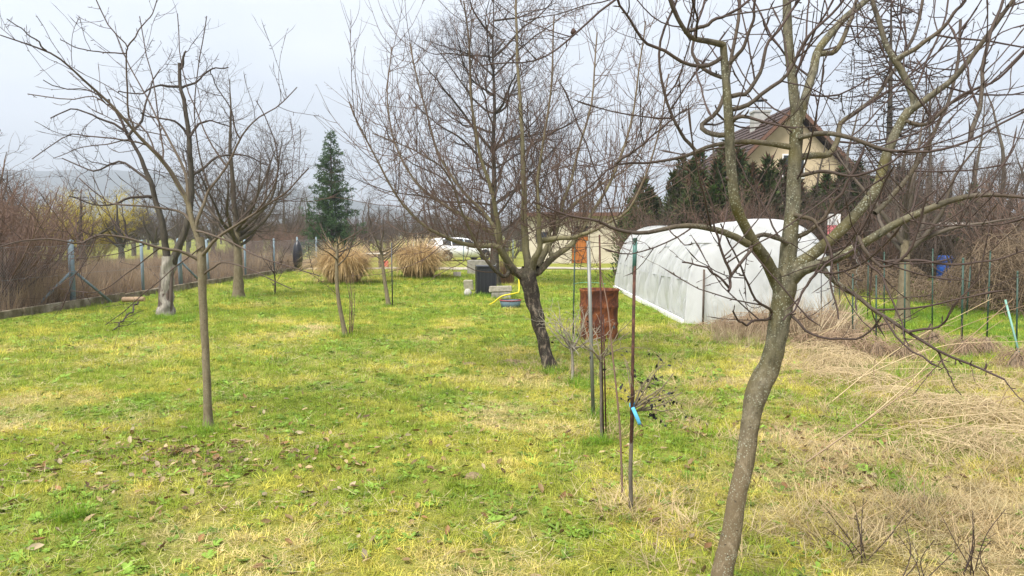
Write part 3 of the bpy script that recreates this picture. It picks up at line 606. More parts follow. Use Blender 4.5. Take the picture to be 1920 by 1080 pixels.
minor = [([(87, 95), (55, 65), (12, 35)], 5.7, 5.5, 5, 2.5), ([(253, 245), (241, 215), (240, 160), (240, 100), (238, 85), (205, 50), (180, 0)], 6.1, 6.0, 6, 3), ([(239, 88), (258, 60), (278, 35), (297, -2)], 6.05, 6.1, 4.5, 2.5), ([(238, 100), (190, 98), (150, 90), (112, 75)], 6.05, 5.8, 4, 2.5),
 ([(423, 310), (400, 272), (380, 240), (360, 190), (350, 165), (338, 100), (330, 25)], 6.45, 6.7, 5, 2.5), ([(362, 420), (340, 397), (290, 388), (213, 382), (187, 367), (150, 335)], 6.3, 6.8, 8, 3), ([(345, 365), (290, 280), (233, 263), (160, 255), (130, 253), (60, 297)], 6.25, 5.9, 6, 2.5),
 ([(240, 262), (200, 270), (160, 275), (100, 297)], 6.1, 6.3, 4, 2), ([(364, 432), (407, 443), (457, 467), (500, 487), (560, 505), (600, 517)], 6.3, 5.7, 7, 2.5), ([(380, 517), (400, 502), (417, 493), (450, 500), (500, 520), (543, 540)], 6.3, 5.9, 7, 2.5), ([(290, 285), (270, 240), (225, 215), (180, 180), (130, 185), (50, 175)], 6.2, 6.6, 5, 2.5), ([(210, 198), (170, 172), (120, 165), (80, 150)], 6.0, 5.6, 4, 2.5), ([(480, 398), (520, 330), (510, 250), (480, 190)], 6.1, 5.9, 5, 2.5), ([(450, 260), (430, 200), (400, 150), (395, 130)], 6.4, 6.2, 4.5, 2.5),
 ([(305, 300), (300, 240), (290, 170), (280, 110), (262, 30)], 6.2, 6.4, 5, 2.5), ([(393, 355), (372, 290), (365, 200), (375, 110), (390, 30)], 6.35, 6.1, 5, 2.5), ([(180, 440), (160, 490), (120, 530), (90, 545)], 5.9, 5.8, 4, 2), ([(300, 465), (240, 510), (190, 545), (150, 548)], 6.15, 6.3, 4, 2), ([(380, 462), (330, 500), (260, 560), (200, 610)], 6.25, 6.5, 4, 2)]
mains = [(a, b * 0.62) for a, b in mains]; minor = [(*m[:3], m[3] * .66, m[4] * .7) for m in minor]
mlimbs = [limb2(*m, k=14, wob=0.008) for m in minor]
P1, R1 = stack(mains, 20); P2, R2 = stack(mlimbs, 14)
sa = spawn(P1, R1, 9, (0.15, 1.0), (30, 70), 0.06, 0.09, 9, 0.5, 0.002, 0.25, 1, 0.3, 0.007, True, g, upbias=0.4)
sb = spawn(P2, R2, 5.5, (0.1, 0.6), (30, 70), 0.05, 0.09, 8, 0.6, 0.0018, 0.2, 1, 0.3, 0.007, True, g, upbias=0.2)
sc3 = spawn(sa[0], sa[1], 6.5, (0.05, 0.4), (35, 70), 0.05, 0.12, 6, 0.7, 0.0015, 0.2, 1, 0.3, 0.01, True, g)
sp = [spawn(q[0], q[1], 9, (0.012, 0.04), (45, 85), 0.1, 0.2, 4, 0.6, 0.0022, 0.15, 1, 0.2, 0.08, True, g) for q in ((P2, R2), sa, sb)]
build_tree('fruit_tree', 'young fruit tree with a slender straight trunk and wide bare crown on the left lawn', tr, mains + mlimbs, [(*q, 4) for q in [sa, sb, sc3] + sp], M['bark_left'], lump=0.05, S=(14, 8))

# --- apple tree with the leaning flaky trunk in the middle
d = 9.0
tr = limb([(1033, 702, d, 25), (1026, 672, d, 22), (1016, 630, d, 22), (1005, 585, d, 26), (995, 545, d, 30), (990, 518, d, 33), (991, 502, d, 28)], 30); tr[0][0][2] = -0.06
mains = [
 limb2([(985, 522), (962, 505), (945, 480), (934, 462), (905, 462), (880, 458), (849, 449), (822, 438), (780, 411), (745, 370), (712, 310), (680, 250), (655, 190)], 9.0, 8.2, 20, 4, 30, 0.01),
 limb2([(983, 520), (955, 500), (940, 470), (930, 430), (900, 390), (860, 350), (820, 280), (790, 180), (770, 80)], 9.0, 9.7, 17, 4, 26, 0.012),
 limb2([(990, 512), (986, 470), (984, 400), (982, 330), (978, 230), (970, 120), (968, 10), (965, -80)], 9.05, 9.3, 22, 5, 26, 0.012),
 limb2([(994, 510), (1003, 490), (1013, 462), (1011, 420), (1009, 360), (1020, 260), (1035, 140), (1040, 30)], 9.0, 8.5, 20, 4, 24, 0.01),
 limb2([(997, 515), (1010, 507), (1036, 486), (1072, 457), (1090, 434), (1112, 395), (1150, 330), (1180, 240), (1200, 130), (1210, 40)], 9.0, 9.5, 21, 4, 28, 0.01),
 limb2([(1014, 452), (1050, 446), (1082, 443), (1134, 424), (1180, 390), (1215, 320), (1240, 230), (1255, 140)], 8.95, 8.2, 14, 3.5, 24, 0.01),
 limb2([(946, 482), (936, 440), (928, 380), (905, 300), (885, 200), (880, 90), (870, 0)], 9.0, 8.4, 16, 4, 22, 0.012),
 limb2([(1005, 500), (1025, 465), (1045, 430), (1060, 370), (1085, 290), (1110, 180), (1120, 60)], 9.05, 10.0, 17, 4, 22, 0.012),
 limb2([(930, 440), (880, 410), (830, 385), (780, 340), (740, 270), (725, 180), (735, 90)], 9.3, 9.9, 11, 3, 22, 0.012),
 limb2([(1036, 487), (1030, 440), (1070, 390), (1120, 350), (1190, 300), (1230, 210)], 9.1, 10.2, 12, 3, 20, 0.012),
 limb2([(960, 504), (940, 520), (900, 470), (870, 400), (840, 330), (800, 290), (700, 250)], 9.0, 7.9, 11, 3, 20, 0.012),
]
mains = [(a, np.maximum(b * np.linspace(0.82, 0.66, len(b)), 0.0055)) for a, b in mains]
P1, R1 = stack(mains, 26); g = np.random.default_rng(5)
# long straight water shoots
wa = spawn(P1, R1, 14, (0.4, 1.8), (30, 75), 0.11, 0.07, 11, 0.55, 0.0042, 0.2, 1, 0.35, 0.0042, False, g, upbias=0.8)
wb = spawn(P1, R1, 14.0, (0.25, 1.1), (40, 90), 0.04, 0.13, 9, 0.5, 0.0035, 0.2, 1, 0.2, 0.006, False, g)
wc = spawn(wa[0], wa[1], 5.0, (0.15, 0.6), (20, 55), 0.10, 0.09, 7, 0.6, 0.0028, 0.15, 0.9, 0.4, 0.005, False, g)
wd = spawn(wb[0], wb[1], 8.0, (0.08, 0.4), (35, 75), 0.10, 0.15, 6, 0.6, 0.0028, 0.15, 1, 0.3, 0.006, False, g)
sp = [spawn(q[0], q[1], 5, (0.015, 0.045), (40, 80), 0.2, 0.2, 3, 0.7, 0.0025, 0.1, 1, 0.2, 0.06, False, g) for q in (wa, wb)]
build_tree('apple_tree', 'apple tree with a dark flaky leaning trunk and a fan of upright shoots', tr, mains, [(*q, 4) for q in [wa, wb, wc, wd]] + [(*q, 3) for q in sp], M['bark_mid'], lump=0.12, S=(18, 9))

# --- generic grower for the trees farther back
def grown(base, H, tr_h, r, nl, spread, g, lean=(0, 0), up=0.10, lvl=(3.0, 5.0, 6.0), seg=0.10, leader=True, lens=(0.55, 0.35, 0.2), elev=(25, 60), rmin=0.004, along=0.0, lf=(0.42, 0.62)):
    """trunk + limbs + three orders of twigs, as points in metres about the base"""
    b = np.array(base, float); k = 14
    top = b + np.array([lean[0], lean[1], tr_h])
    tp = resample(np.array([b - [0, 0, 0.1], b + (top - b) * 0.5 + [*g.normal(0, 0.03 * tr_h, 2), 0], top]), k)
    trr = r * (1.25 - 0.45 * np.linspace(0, 1, k)); trr[0] *= 1.25
    limbs = []
    lead = None
    if leader:
        p = tp[-1].copy(); q = [p]; d_ = np.array([0, 0, 1.0]); ln = H - tr_h
        for s in range(13):
            p = p + d_ * ln / 13; q.append(p); d_ = d_ + g.normal(0, seg * 0.6, 3) + [0, 0, 0.1]; d_ /= np.linalg.norm(d_)
        lead = np.array(q)
    for i in range(nl):
        az = i * 2.4 + g.uniform(-0.5, 0.5); el = math.radians(g.uniform(*elev)); ln = spread * g.uniform(0.8, 1.15)
        d_ = np.array([math.cos(az) * math.cos(el), math.sin(az) * math.cos(el), math.sin(el)]); p = tp[-1 - int(g.integers(0, 4))].copy(); fr = along * i / max(nl - 1, 1)
        if lead is not None and fr > 0: p = lead[int(fr * 13)].copy(); ln *= 1 - 0.55 * fr
        q = [p]
        for s in range(11):
            p = p + d_ * ln / 11; q.append(p); d_ = d_ + np.array([0, 0, up]) + g.normal(0, seg, 3); d_ /= np.linalg.norm(d_)
        limbs.append((np.array(q), np.linspace(r * g.uniform(*lf), rmin * 1.6, 12)))
    if leader: limbs.append((lead, np.linspace(r * 0.8, rmin * 1.6, 14)))
    Pm, Rm = stack(limbs, 14)
    a = spawn(Pm, Rm, lvl[0], (spread * lens[0] * 0.4, spread * lens[0]), (30, 75), 0.08, 0.17, 9, 0.5, rmin, 0.12, 1, 0.45, 0.012, False, g, upbias=0.25)
    c = spawn(a[0], a[1], lvl[1], (spread * lens[1] * 0.3, spread * lens[1]), (30, 75), 0.07, 0.18, 6, 0.6, rmin * 0.75, 0.1, 1, 0.4, 0.010, False, g)
    e_ = spawn(c[0], c[1], lvl[2], (spread * lens[2] * 0.3, spread * lens[2]), (30, 75), 0.06, 0.18, 4, 0.7, rmin * 0.6, 0.1, 1, 0.3, 0.012, False, g)
    return (tp, trr), limbs, [(*a, 4), (*c, 3), (*e_, 3)]
def grown_tree(name, label, base, mat, *a, tmat=None, S=(12, 6), group=None, extra=None, **k):
    t_, l_, tw = grown(base, *a, **k)
    return build_tree(name, label, t_, l_, tw, mat, tmat, 0.06, base, S, group)

# tall dark tree right behind the apple tree
q = G(928, 536)
grown_tree('pear_tree', 'tall old dark-stemmed tree directly behind the flaky-barked apple tree', q, M['bark_dark'], 9.6, 2.0, 0.13, 30, 5.0, np.random.default_rng(42), lean=(-0.05, 0), up=0.035, lvl=(4.6, 5.5, 5.0), seg=0.15, elev=(5, 50), lf=(0.22, 0.38), rmin=0.0055, lens=(0.42, 0.22, 0.12), along=0.85)

# old tree with the split grey trunk
d = 15.2
tr = limb([(311, 598, d, 27), (312, 570, d, 23), (313, 535, d, 22), (315, 505, d, 25), (318, 480, d, 24)], 24); tr[0][0][2] = -0.06
mains = [limb2([(314, 500), (308, 455), (303, 420), (288, 365), (272, 320), (256, 280), (232, 240), (212, 205), (204, 185)], 15.2, 15.0, 15, 4, 24, 0.02),
 limb2([(318, 505), (333, 466), (350, 422), (357, 370), (358, 320), (354, 250), (345, 190), (338, 160), (335, 118)], 15.2, 15.4, 16, 6, 26, 0.02),
 limb2([(338, 162), (315, 160), (290, 163), (260, 175), (220, 170)], 15.4, 14.8, 8, 3, 14, 0.03), limb2([(337, 130), (345, 110), (350, 96)], 15.4, 15.4, 8, 5, 8, 0.02), limb2([(340, 165), (370, 150), (400, 130), (425, 125)], 15.4, 15.9, 7, 3, 12, 0.03),
 limb2([(356, 258), (330, 230), (290, 222), (265, 210)], 15.3, 14.9, 8, 3, 12, 0.03), limb2([(357, 255), (375, 230), (400, 228), (430, 238)], 15.3, 15.7, 8, 3, 12, 0.03), limb2([(240, 255), (270, 215), (280, 170), (300, 130)], 15.0, 15.5, 8, 3, 12, 0.03), limb2([(290, 370), (240, 375), (190, 385), (130, 370)], 15.2, 14.3, 9, 3, 14, 0.03), limb2([(357, 330), (400, 300), (450, 290), (500, 310)], 15.3, 16, 8, 3, 14, 0.03), limb2([(235, 245), (190, 225), (140, 205), (90, 220)], 15, 14.6, 7, 3, 12, 0.04), limb2([(280, 340), (230, 310), (170, 320), (120, 300)], 15.1, 15.9, 8, 3, 14, 0.04)]
mains = [m if j < 2 else (m[0], m[1] * .7) for j, m in enumerate(mains)]
P1, R1 = stack(mains, 16); g = np.random.default_rng(8)
a1 = spawn(P1, R1, 4.5, (0.4, 1.5), (35, 80), 0.05, 0.22, 9, 0.5, 0.005, 0.3, 1, 0.3, 0.009, False, g)
a2 = spawn(a1[0], a1[1], 5.5, (0.15, 0.7), (35, 75), 0.06, 0.22, 7, 0.6, 0.0035, 0.1, 1, 0.3, 0.008, False, g)
a3 = spawn(a2[0], a2[1], 5.0, (0.06, 0.25), (40, 75), 0.05, 0.2, 4, 0.7, 0.003, 0.1, 1, 0.3, 0.012, False, g)
old = build_tree('old_tree', 'old fruit tree with a split silvery grey trunk and two dark limbs', tr, mains, [(*a1, 4), (*a2, 3), (*a3, 3)], M['bark_dark'], M['bark_grey'], lump=0.16, S=(20, 9))
ob = np.array(old.location)
for off in (-0.11, -0.03, 0.06, 0.12):      # ridges of dead wood on the trunk
    pts = [tr[0][i] - ob + [off * (0.85 + 0.02 * i / 4), -0.09 + abs(off) * 0.3, 0] for i in range(0, 20, 3)]
    MB().tube(resample(np.array(pts), 14), np.linspace(0.055, 0.03, 14), 8).build('dead_wood_ridge', M['bark_grey'], old, True)

q = G(447, 558)
grown_tree('fruit_tree', 'bushy fruit tree with a single grey trunk by the wire fence', q, M['bark_far'], 5.6, 1.75, 0.105, 12, 2.7, np.random.default_rng(14), up=0.12, lvl=(7.0, 7, 6), elev=(15, 70), rmin=0.0055, tmat=M['bark_left'])
q = G(650, 632)
grown_tree('sapling', 'young vase-shaped tree with thin root suckers, left of the middle', q, M['bark_left'], 2.5, 1.45, 0.031, 9, 0.85, np.random.default_rng(15), lean=(-0.13, 0), up=0.05, lvl=(7, 7, 5), elev=(15, 60), rmin=0.0028, leader=False, lf=(.3, .45))
q = G(730, 574)
grown_tree('sapling', 'young tree leaning beside a thin dark stake', q, M['bark_left'], 2.9, 1.25, 0.040, 9, 1.1, np.random.default_rng(16), lean=(-0.17, 0), up=0.07, lvl=(6, 6, 5), elev=(15, 60), rmin=0.0036, leader=False, lf=(.3, .45))
q = G(515, 552)
grown_tree('sapling', 'small thin sapling near the fence, in front of the reddish hedge', q, M['bark_dark'], 1.5, 0.6, 0.02, 4, 0.8, np.random.default_rng(17), up=0.05, lvl=(4, 4, 3), rmin=0.003)
q = G(1692, 603)
grown_tree('fruit_tree', 'thin grey-trunked tree standing among the green stakes', q, M['bark_far'], 4.2, 1.55, 0.095, 8, 2.3, np.random.default_rng(18), up=0.06, lvl=(5.5, 6, 5), rmin=0.004, tmat=M['bark_left'])
# root suckers beside the vase-shaped sapling
q = G(655, 630); t = thing('root_suckers', 'thin upright brown suckers at the foot of the vase-shaped sapling', 'shoots', q)
for i in range(5):
    x0 = rng.uniform(-0.05, 0.1); pts = np.array([[x0, rng.uniform(-.05, .05), -0.03], [x0 + rng.normal(0, .04), 0, 0.5], [x0 + rng.normal(0.03, .07), 0, rng.uniform(0.8, 1.2)]])
    link('shoot', tubes_mesh('shoot', [(resample(pts, 8)[None], np.linspace(0.007, 0.003, 8)[None], 5)], M['bark_red']), t)

# ------------------------------------------------------------------ conifers
def sprays(Pc, D, ln, wd, col, g, K=1):
    """flat leaf sprays: one kite of two triangles each, at Pc pointing along D"""
    n = len(Pc); s = np.cross(D, g.normal(size=(n, 3))); s /= np.linalg.norm(s, axis=1, keepdims=True) + 1e-9
    l = ln[:, None]; w_ = wd[:, None]
    V = np.stack([Pc, Pc + D * l * 0.45 + s * w_, Pc + D * l, Pc + D * l * 0.45 - s * w_], 1).reshape(-1, 3)
    b = (np.arange(n) * 4)[:, None]; F = np.concatenate([b + [[0, 1, 2]], b + [[0, 2, 3]]])
    return V, F, np.repeat(np.concatenate([col, np.ones((n, 1))], 1), 4, 0)
def spruce(name, label, base, H, r0, g):
    t = thing(name, label, 'tree', base)
    tp = np.array([[0, 0, -0.1], [0, 0, H * 0.5], [0, 0, H]]); link('trunk', tubes_mesh('trunk', [(resample(tp, 10)[None], np.linspace(0.13, 0.01, 10)[None], 8)], M['bark_dark']), t)
    Q, C = [], []
    for h in np.arange(0.4, H - 0.1, 0.21):
        f = 1 - h / H; nb = 6 + int(6 * f)
        for i in range(nb):
            az = g.uniform(0, 6.28); ln = r0 * f ** 0.85 * g.uniform(0.55, 1.2) + 0.08; k = 8
            s = np.linspace(0, 1, k); zz = h + g.uniform(-0.08, 0.08) + ln * (0.25 * f - 0.1 + 0.5 * (1 - f)) * s - ln * 0.45 * f * s + ln * 0.28 * f * s ** 2.5
            Q.append(np.stack([math.cos(az) * ln * s, math.sin(az) * ln * s, zz], -1))
    Q = np.array(Q); R = np.linspace(0.018, 0.004, 8)[None].repeat(len(Q), 0)
    o = link('boughs', tubes_mesh('boughs', [(Q, R, 3)], M['bark_dark']), t); o['kind'] = 'stuff'
    tw = spawn(Q, R, 20, (0.08, 0.4), (30, 60), -0.02, 0.1, 4, 0.6, 0.003, 0.1, 1, 0.5, 0.02, False, g)
    al = np.concatenate([tw[0][:, k] * (1 - f) + tw[0][:, k + 1] * f for k in range(3) for f in (0.2, 0.7)]); T = np.concatenate([tw[0][:, k + 1] - tw[0][:, k] for k in range(3) for f in (0, 1)])
    T /= np.linalg.norm(T, axis=1, keepdims=True) + 1e-9; D = T + g.normal(0, 0.55, T.shape); D /= np.linalg.norm(D, axis=1, keepdims=True)
    n = len(al); col = mixcol((0.025, 0.060, 0.020), (0.075, 0.130, 0.045), g.random(n))
    V, F, c = sprays(al, D, g.uniform(0.09, 0.18, n), g.uniform(0.014, 0.026, n), col, g)
    o = link('needles', mk_mesh('needles', V, [F], [M['needle']], {'tint': c}, False), t); o['kind'] = 'stuff'
    return t
q = G(624, 492); spruce('spruce_tree', 'single dark green spruce behind the dry reed clumps', q, 7.7, 2.15, np.random.default_rng(3))

def thuja_meshes(H, r, g, cols, n=15000):
    h = H * g.random(n) ** 0.9; f = h / H; az = g.uniform(0, 6.28, n)
    lob = 1 + 0.22 * np.sin(az * 3 + h * 2.1) + 0.15 * np.sin(az * 7 - h * 4.3) + g.normal(0, 0.09, n)
    tip = g.integers(0, 9, n); rad = r * np.clip((1 - f) * 1.5, 0.03, 1) ** 0.8 * (0.25 + 0.75 * g.random(n) ** 0.55) * lob; hl = 0.62 + 0.38 * np.random.default_rng(int(r * 100)).random(9)[tip]
    tx = np.random.default_rng(int(r * 77)).normal(0, .5 * r, (9, 2))[tip]; sp_f = np.clip(f * 1.4, 0, 1)[:, None]; xy_ = np.stack([rad * np.cos(az), rad * np.sin(az)], -1); xy_ = xy_ * (1 - .55 * sp_f) + tx * sp_f; h = h * hl; Pc = np.column_stack([xy_, h]); D = np.stack([np.cos(az) * 0.55, np.sin(az) * 0.55, 0 * az + 0.75], -1) + g.normal(0, 0.35, (n, 3)); D /= np.linalg.norm(D, axis=1, keepdims=True)
    cl = fbm(az * 2.2 + 9, h * 1.6, 3); col = mixcol(cols[0], cols[1], np.clip((cl - 0.3) * 2.5, 0, 1)) * g.uniform(0.6, 1.3, n)[:, None]
    br = (fbm(az * 1.3 + 40, h * 0.9 + 3, 2) > 0.56) & (g.random(n) < .7); col[br] = np.array(cols[2]) * g.uniform(0.6, 1.2, br.sum())[:, None]
    V, F, c = sprays(Pc, D, g.uniform(0.08, 0.26, n), g.uniform(0.012, 0.032, n), col, g)
    return mk_mesh('foliage', V, [F], [M['needle']], {'tint': c}, False), tubes_mesh('trunk', [(np.array([[[0, 0, -0.1], [0, 0, H * .5], [0, 0, H * 0.97]]]), np.array([[0.12, 0.07, 0.01]]), 8)], M['bark_dark'])
tg = np.random.default_rng(9)
TH = [thuja_meshes(4.0, 1.05, tg, ((0.018, 0.040, 0.010), (0.075, 0.125, 0.025), (0.10, 0.062, 0.034))), thuja_meshes(4.0, 1.2, tg, ((0.02, 0.036, 0.012), (0.075, 0.10, 0.03), (0.12, 0.07, 0.042)))]
hedge = [(1205, 27.5, 0.86, 'lowest dark evergreen, at the left end of the hedge behind the plastic tunnel'), (1262, 26.5, 1.08, 'dark evergreen bush second from the left end of the hedge'), (1318, 27.5, 1.22, 'dark evergreen bush left of the cream house gable'), (1368, 26.0, 1.26, 'tall evergreen bush in front of the brown roof'),
         (1420, 27.0, 1.02, 'browning evergreen bush below the cream gable'), (1470, 26.2, 1.05, 'evergreen bush with brown patches behind the lichen-covered leader'), (1530, 27.2, 1.0, 'evergreen bush just right of the cream house'), (1590, 26.5, 1.05, 'evergreen bush behind the pink cloth'), (1652, 28.5, 0.98, 'evergreen bush at the foot of the larch'), (1722, 28.0, 0.85, 'evergreen bush right of the larch'), (1800, 29.0, 0.88, 'last evergreen bush at the right end of the hedge')]
for i, (px, dd, s, lab) in enumerate(hedge):
    c = P(px, 440, dd); t = thing('evergreen_bush', lab, 'bush', (c[0], c[1], 0), i * 1.3, 'evergreen hedge behind the tunnel'); t.scale = (s * 1.12, s * 1.12, s)
    fo, tk = TH[i % 2]; link('trunk', tk, t); o = link('foliage', fo, t); o['kind'] = 'stuff'

# larch with level branches and small cones
def larch(base, H, g):
    t = thing('larch_tree', 'tall bare larch with level branches full of small cones', 'tree', base)
    link('trunk', tubes_mesh('trunk', [(resample(np.array([[0, 0, -.1], [0.1, 0, H * .5], [0, 0, H]]), 12)[None], np.linspace(0.17, 0.015, 12)[None], 10)], M['bark_dark']), t)
    Q = []
    for h in np.arange(1.6, H - 0.2, 0.16):
        for i in range(3):
            az = g.uniform(0, 6.28); ln = (0.5 + 2.9 * (1 - h / H) ** 0.7) * g.uniform(0.6, 1.1); s = np.linspace(0, 1, 10)
            q = np.stack([math.cos(az) * ln * s, math.sin(az) * ln * s, h + ln * (0.06 * s - 0.16 * s * s + 0.12 * s ** 3)], -1); q[1:] += g.normal(0, 0.03, (9, 3)); Q.append(q)
    Q = np.array(Q); R = np.linspace(0.022, 0.005, 10)[None].repeat(len(Q), 0)
    o = link('boughs', tubes_mesh('boughs', [(Q, R, 4)], M['bark_dark']), t); o['kind'] = 'stuff'
    tw = spawn(Q, R, 5.5, (0.15, 0.7), (30, 70), -0.03, 0.16, 7, 0.6, 0.0045, 0.15, 1, 0.3, 0.01, False, g); tw2 = spawn(tw[0], tw[1], 6, (0.06, 0.22), (40, 80), 0.03, 0.15, 4, 0.7, 0.004, 0.1, 1, 0.2, 0.02, False, g)
    o = link('twigs', tubes_mesh('twigs', [(*tw, 3), (*tw2, 3)], M['bark_dark']), t); o['kind'] = 'stuff'
    cn = spawn(tw[0], tw[1], 6, (0.035, 0.045), (50, 90), 0.2, 0, 4, 1, 0.001, 0.1, 1, 0, 1, False, g, upbias=0.5); cn[1][:] = np.array([0.006, 0.017, 0.014, 0.002])
    o = link('cones', tubes_mesh('cones', [(*cn, 5)], M['bark_dark']), t); o['kind'] = 'stuff'
c = P(1655, 440, 24.5); larch((c[0], c[1], 0), 9.6, np.random.default_rng(31))

# ------------------------------------------------------------------ bare trees and shrubs in the background
def shrub_parts(H, r, nst, g, mat, rmin=0.006, dens=(4, 5), up=0.05):
    st = []
    for i in range(nst):
        az = g.uniform(0, 6.28); p = np.array([math.cos(az), math.sin(az), 0]) * r * 0.35 * math.sqrt(g.random()); d_ = np.array([math.cos(az) * 0.45, math.sin(az) * 0.45, 1.0]) + g.normal(0, 0.2, 3); q = [p - [0, 0, .05]]; ln = H * g.uniform(0.7, 1.1)
        for s in range(9):
            d_ = d_ / np.linalg.norm(d_); p = p + d_ * ln / 9; q.append(p); d_ = d_ + g.normal(0, 0.14, 3) + [0, 0, up]
        st.append((np.array(q), np.linspace(max(0.022 * H / 3, rmin * 1.5), rmin, 10)))
    Pm, Rm = stack(st, 10)
    a = spawn(Pm, Rm, dens[0], (H * .12, H * .42), (25, 65), 0.08, 0.17, 7, 0.6, rmin * 0.85, 0.12, 1, 0.4, 0.008, False, g); c_ = spawn(a[0], a[1], dens[1], (H * .06, H * .2), (30, 70), 0.06, 0.18, 5, 0.7, rmin * 0.7, 0.1, 1, 0.3, 0.01, False, g)
    return tubes_mesh('stems', [(Pm, Rm, 4)], mat), tubes_mesh('twigs', [(*a, 3), (*c_, 3)], mat)
def tree_parts(H, trh, r, nl, sp_, g, mat, **k):
    tk, lm, tw = grown((0, 0, 0), H, trh, r, nl, sp_, g, **k)
    return tubes_mesh('trunk', [(tk[0][None], tk[1][None], 8)], mat, 0.05), tubes_mesh('limbs', [(*stack(lm, 12), 5)], mat), tubes_mesh('twigs', tw, mat)
sg = np.random.default_rng(51)
SH = {'red': [shrub_parts(3.0, 1.3, 42, sg, M['bark_red'], 0.006, (5, 5)) for _ in range(2)], 'brown': [shrub_parts(3.0, 1.3, 30, sg, M['bark_far'], 0.006, (5, 5))], 'yellow': [shrub_parts(3.0, 1.6, 60, sg, M['bark_yellow'], 0.012, (7, 5))]}
TR = {'orchard': [tree_parts(5.0, 1.4, 0.14, 9, 2.7, sg, M['bark_far'], lvl=(4, 5, 5), rmin=0.011, up=0.06, seg=0.16) for _ in range(2)], 'tall': [tree_parts(8.0, 2.2, 0.15, 12, 2.9, sg, M['bark_far'], lvl=(4, 5, 4.5), rmin=0.008, up=0.11, seg=0.12) for _ in range(2)], 'dark': [tree_parts(4.6, 1.2, 0.2, 8, 2.6, sg, M['bark_dark'], lvl=(4, 5, 5), rmin=0.010, up=0.04, seg=0.2)]}
def put(kind, px, dd, s, lab, grp=None, i=0):
    c = P(px, 440, dd); isT = kind in TR; ms = (TR if isT else SH)[kind]; ms = ms[i % len(ms)]
    t = thing('bare_tree' if isT else 'bare_shrub', lab, 'tree' if isT else 'shrub', (c[0], c[1], 0), i * 2.1 + dd, grp); t.scale = (s,) * 3 if not hasattr(s, '__len__') else s
    for nm, me in zip(('trunk', 'limbs', 'twigs') if isT else ('stems', 'twigs'), ms):
        o = link(nm, me, t)
        if nm in ('twigs', 'stems'): o['kind'] = 'stuff'
# left, behind the fence
put('red', 18, 16.8, (1.0, 1.0, 0.98), 'reddish brown shrub at the left edge, nearest behind the fence', 'shrubs behind the wire fence', 0)
put('red', -35, 15.5, 1.05, 'reddish shrub cut by the left edge of the picture', 'shrubs behind the wire fence', 1)
put('red', 70, 19.8, 0.85, 'lower reddish shrub just left of the braced fence post', 'shrubs behind the wire fence', 2)
put('red', 10, 21.5, 1.15, 'tall reddish shrub second from the left edge, farther back', 'shrubs behind the wire fence', 3)
put('tall', -30, 22, (0.85, 0.85, 0.8), 'tall bare tree whose branches enter at the left edge', None, 0)
put('yellow', 165, 47, (1.6, 1.6, 1.35), 'yellow-twigged willow behind the fence on the left', None, 0)
put('dark', 152, 33, 0.8, 'dark gnarled fruit tree behind the braced fence post', 'fruit trees in the neighbouring orchard', 0)
put('dark', 225, 42, 0.85, 'dark fruit tree right of the yellow willow', 'fruit trees in the neighbouring orchard', 1)
put('orchard', 290, 48, 0.9, 'bare orchard tree seen behind the split grey trunk', 'fruit trees in the neighbouring orchard', 2)
put('orchard', 95, 56, 0.9, 'bare orchard tree left of the yellow willow', 'fruit trees in the neighbouring orchard', 3)
put('orchard', 400, 52, 1.0, 'bare orchard tree behind the bushy fence-side tree', 'fruit trees in the neighbouring orchard', 4)
put('orchard', 352, 66, 1.0, 'faint bare orchard tree farthest behind the fence', 'fruit trees in the neighbouring orchard', 5)
for i, (px, dd, s, lab) in enumerate([(455, 33, 0.6, 'low reddish hedge shrub right of the bushy fence-side tree'), (492, 37, 0.66, 'reddish hedge shrub behind the small thin sapling'), (522, 42, 0.72, 'reddish hedge shrub left of the black sack'), (548, 47, 0.75, 'reddish hedge shrub behind the black sack'), (420, 29.5, 0.5, 'low reddish hedge shrub behind the bushy tree trunk')]):
    put('red', px, dd, s, lab, 'hedge shrubs at the far end of the fence', i)
put('orchard', 40, 40, 0.95, 'bare orchard tree behind the reddish shrubs at the left edge', 'fruit trees in the neighbouring orchard', 6); put('orchard', 250, 58, 1.1, 'bare orchard tree between the willow and the split grey trunk', 'fruit trees in the neighbouring orchard', 7); put('orchard', 470, 48, 1.0, 'bare orchard tree above the reddish hedge', 'fruit trees in the neighbouring orchard', 8); put('orchard', 535, 56, 1.05, 'bare orchard tree above the black sack', 'fruit trees in the neighbouring orchard', 9)
# behind the lawn
put('orchard', 690, 58, 0.95, 'bare tree right of the spruce', 'bare trees behind the far lawn', 1); put('orchard', 765, 64, 1.0, 'bare tree above the right-hand reed clump', 'bare trees behind the far lawn', 0); put('orchard', 850, 60, 1.0, 'bare tree behind the white car', 'bare trees behind the far lawn', 1)
put('brown', 720, 52, 0.85, 'brown shrub between spruce and white car', 'shrubs behind the far lawn', 0); put('brown', 800, 56, 0.95, 'brown shrub behind the rear of the white car', 'shrubs behind the far lawn', 1); put('brown', 900, 57, 0.95, 'brown shrub behind the front of the white car', 'shrubs behind the far lawn', 2); put('brown', 560, 60, 1.0, 'brown shrub left of the spruce', 'shrubs behind the far lawn', 3); put('brown', 660, 60, 1.0, 'brown shrub close right of the spruce', 'shrubs behind the far lawn', 4); put('brown', 955, 52, 0.9, 'brown shrub at the left end of the cream shed', 'shrubs behind the far lawn', 5)
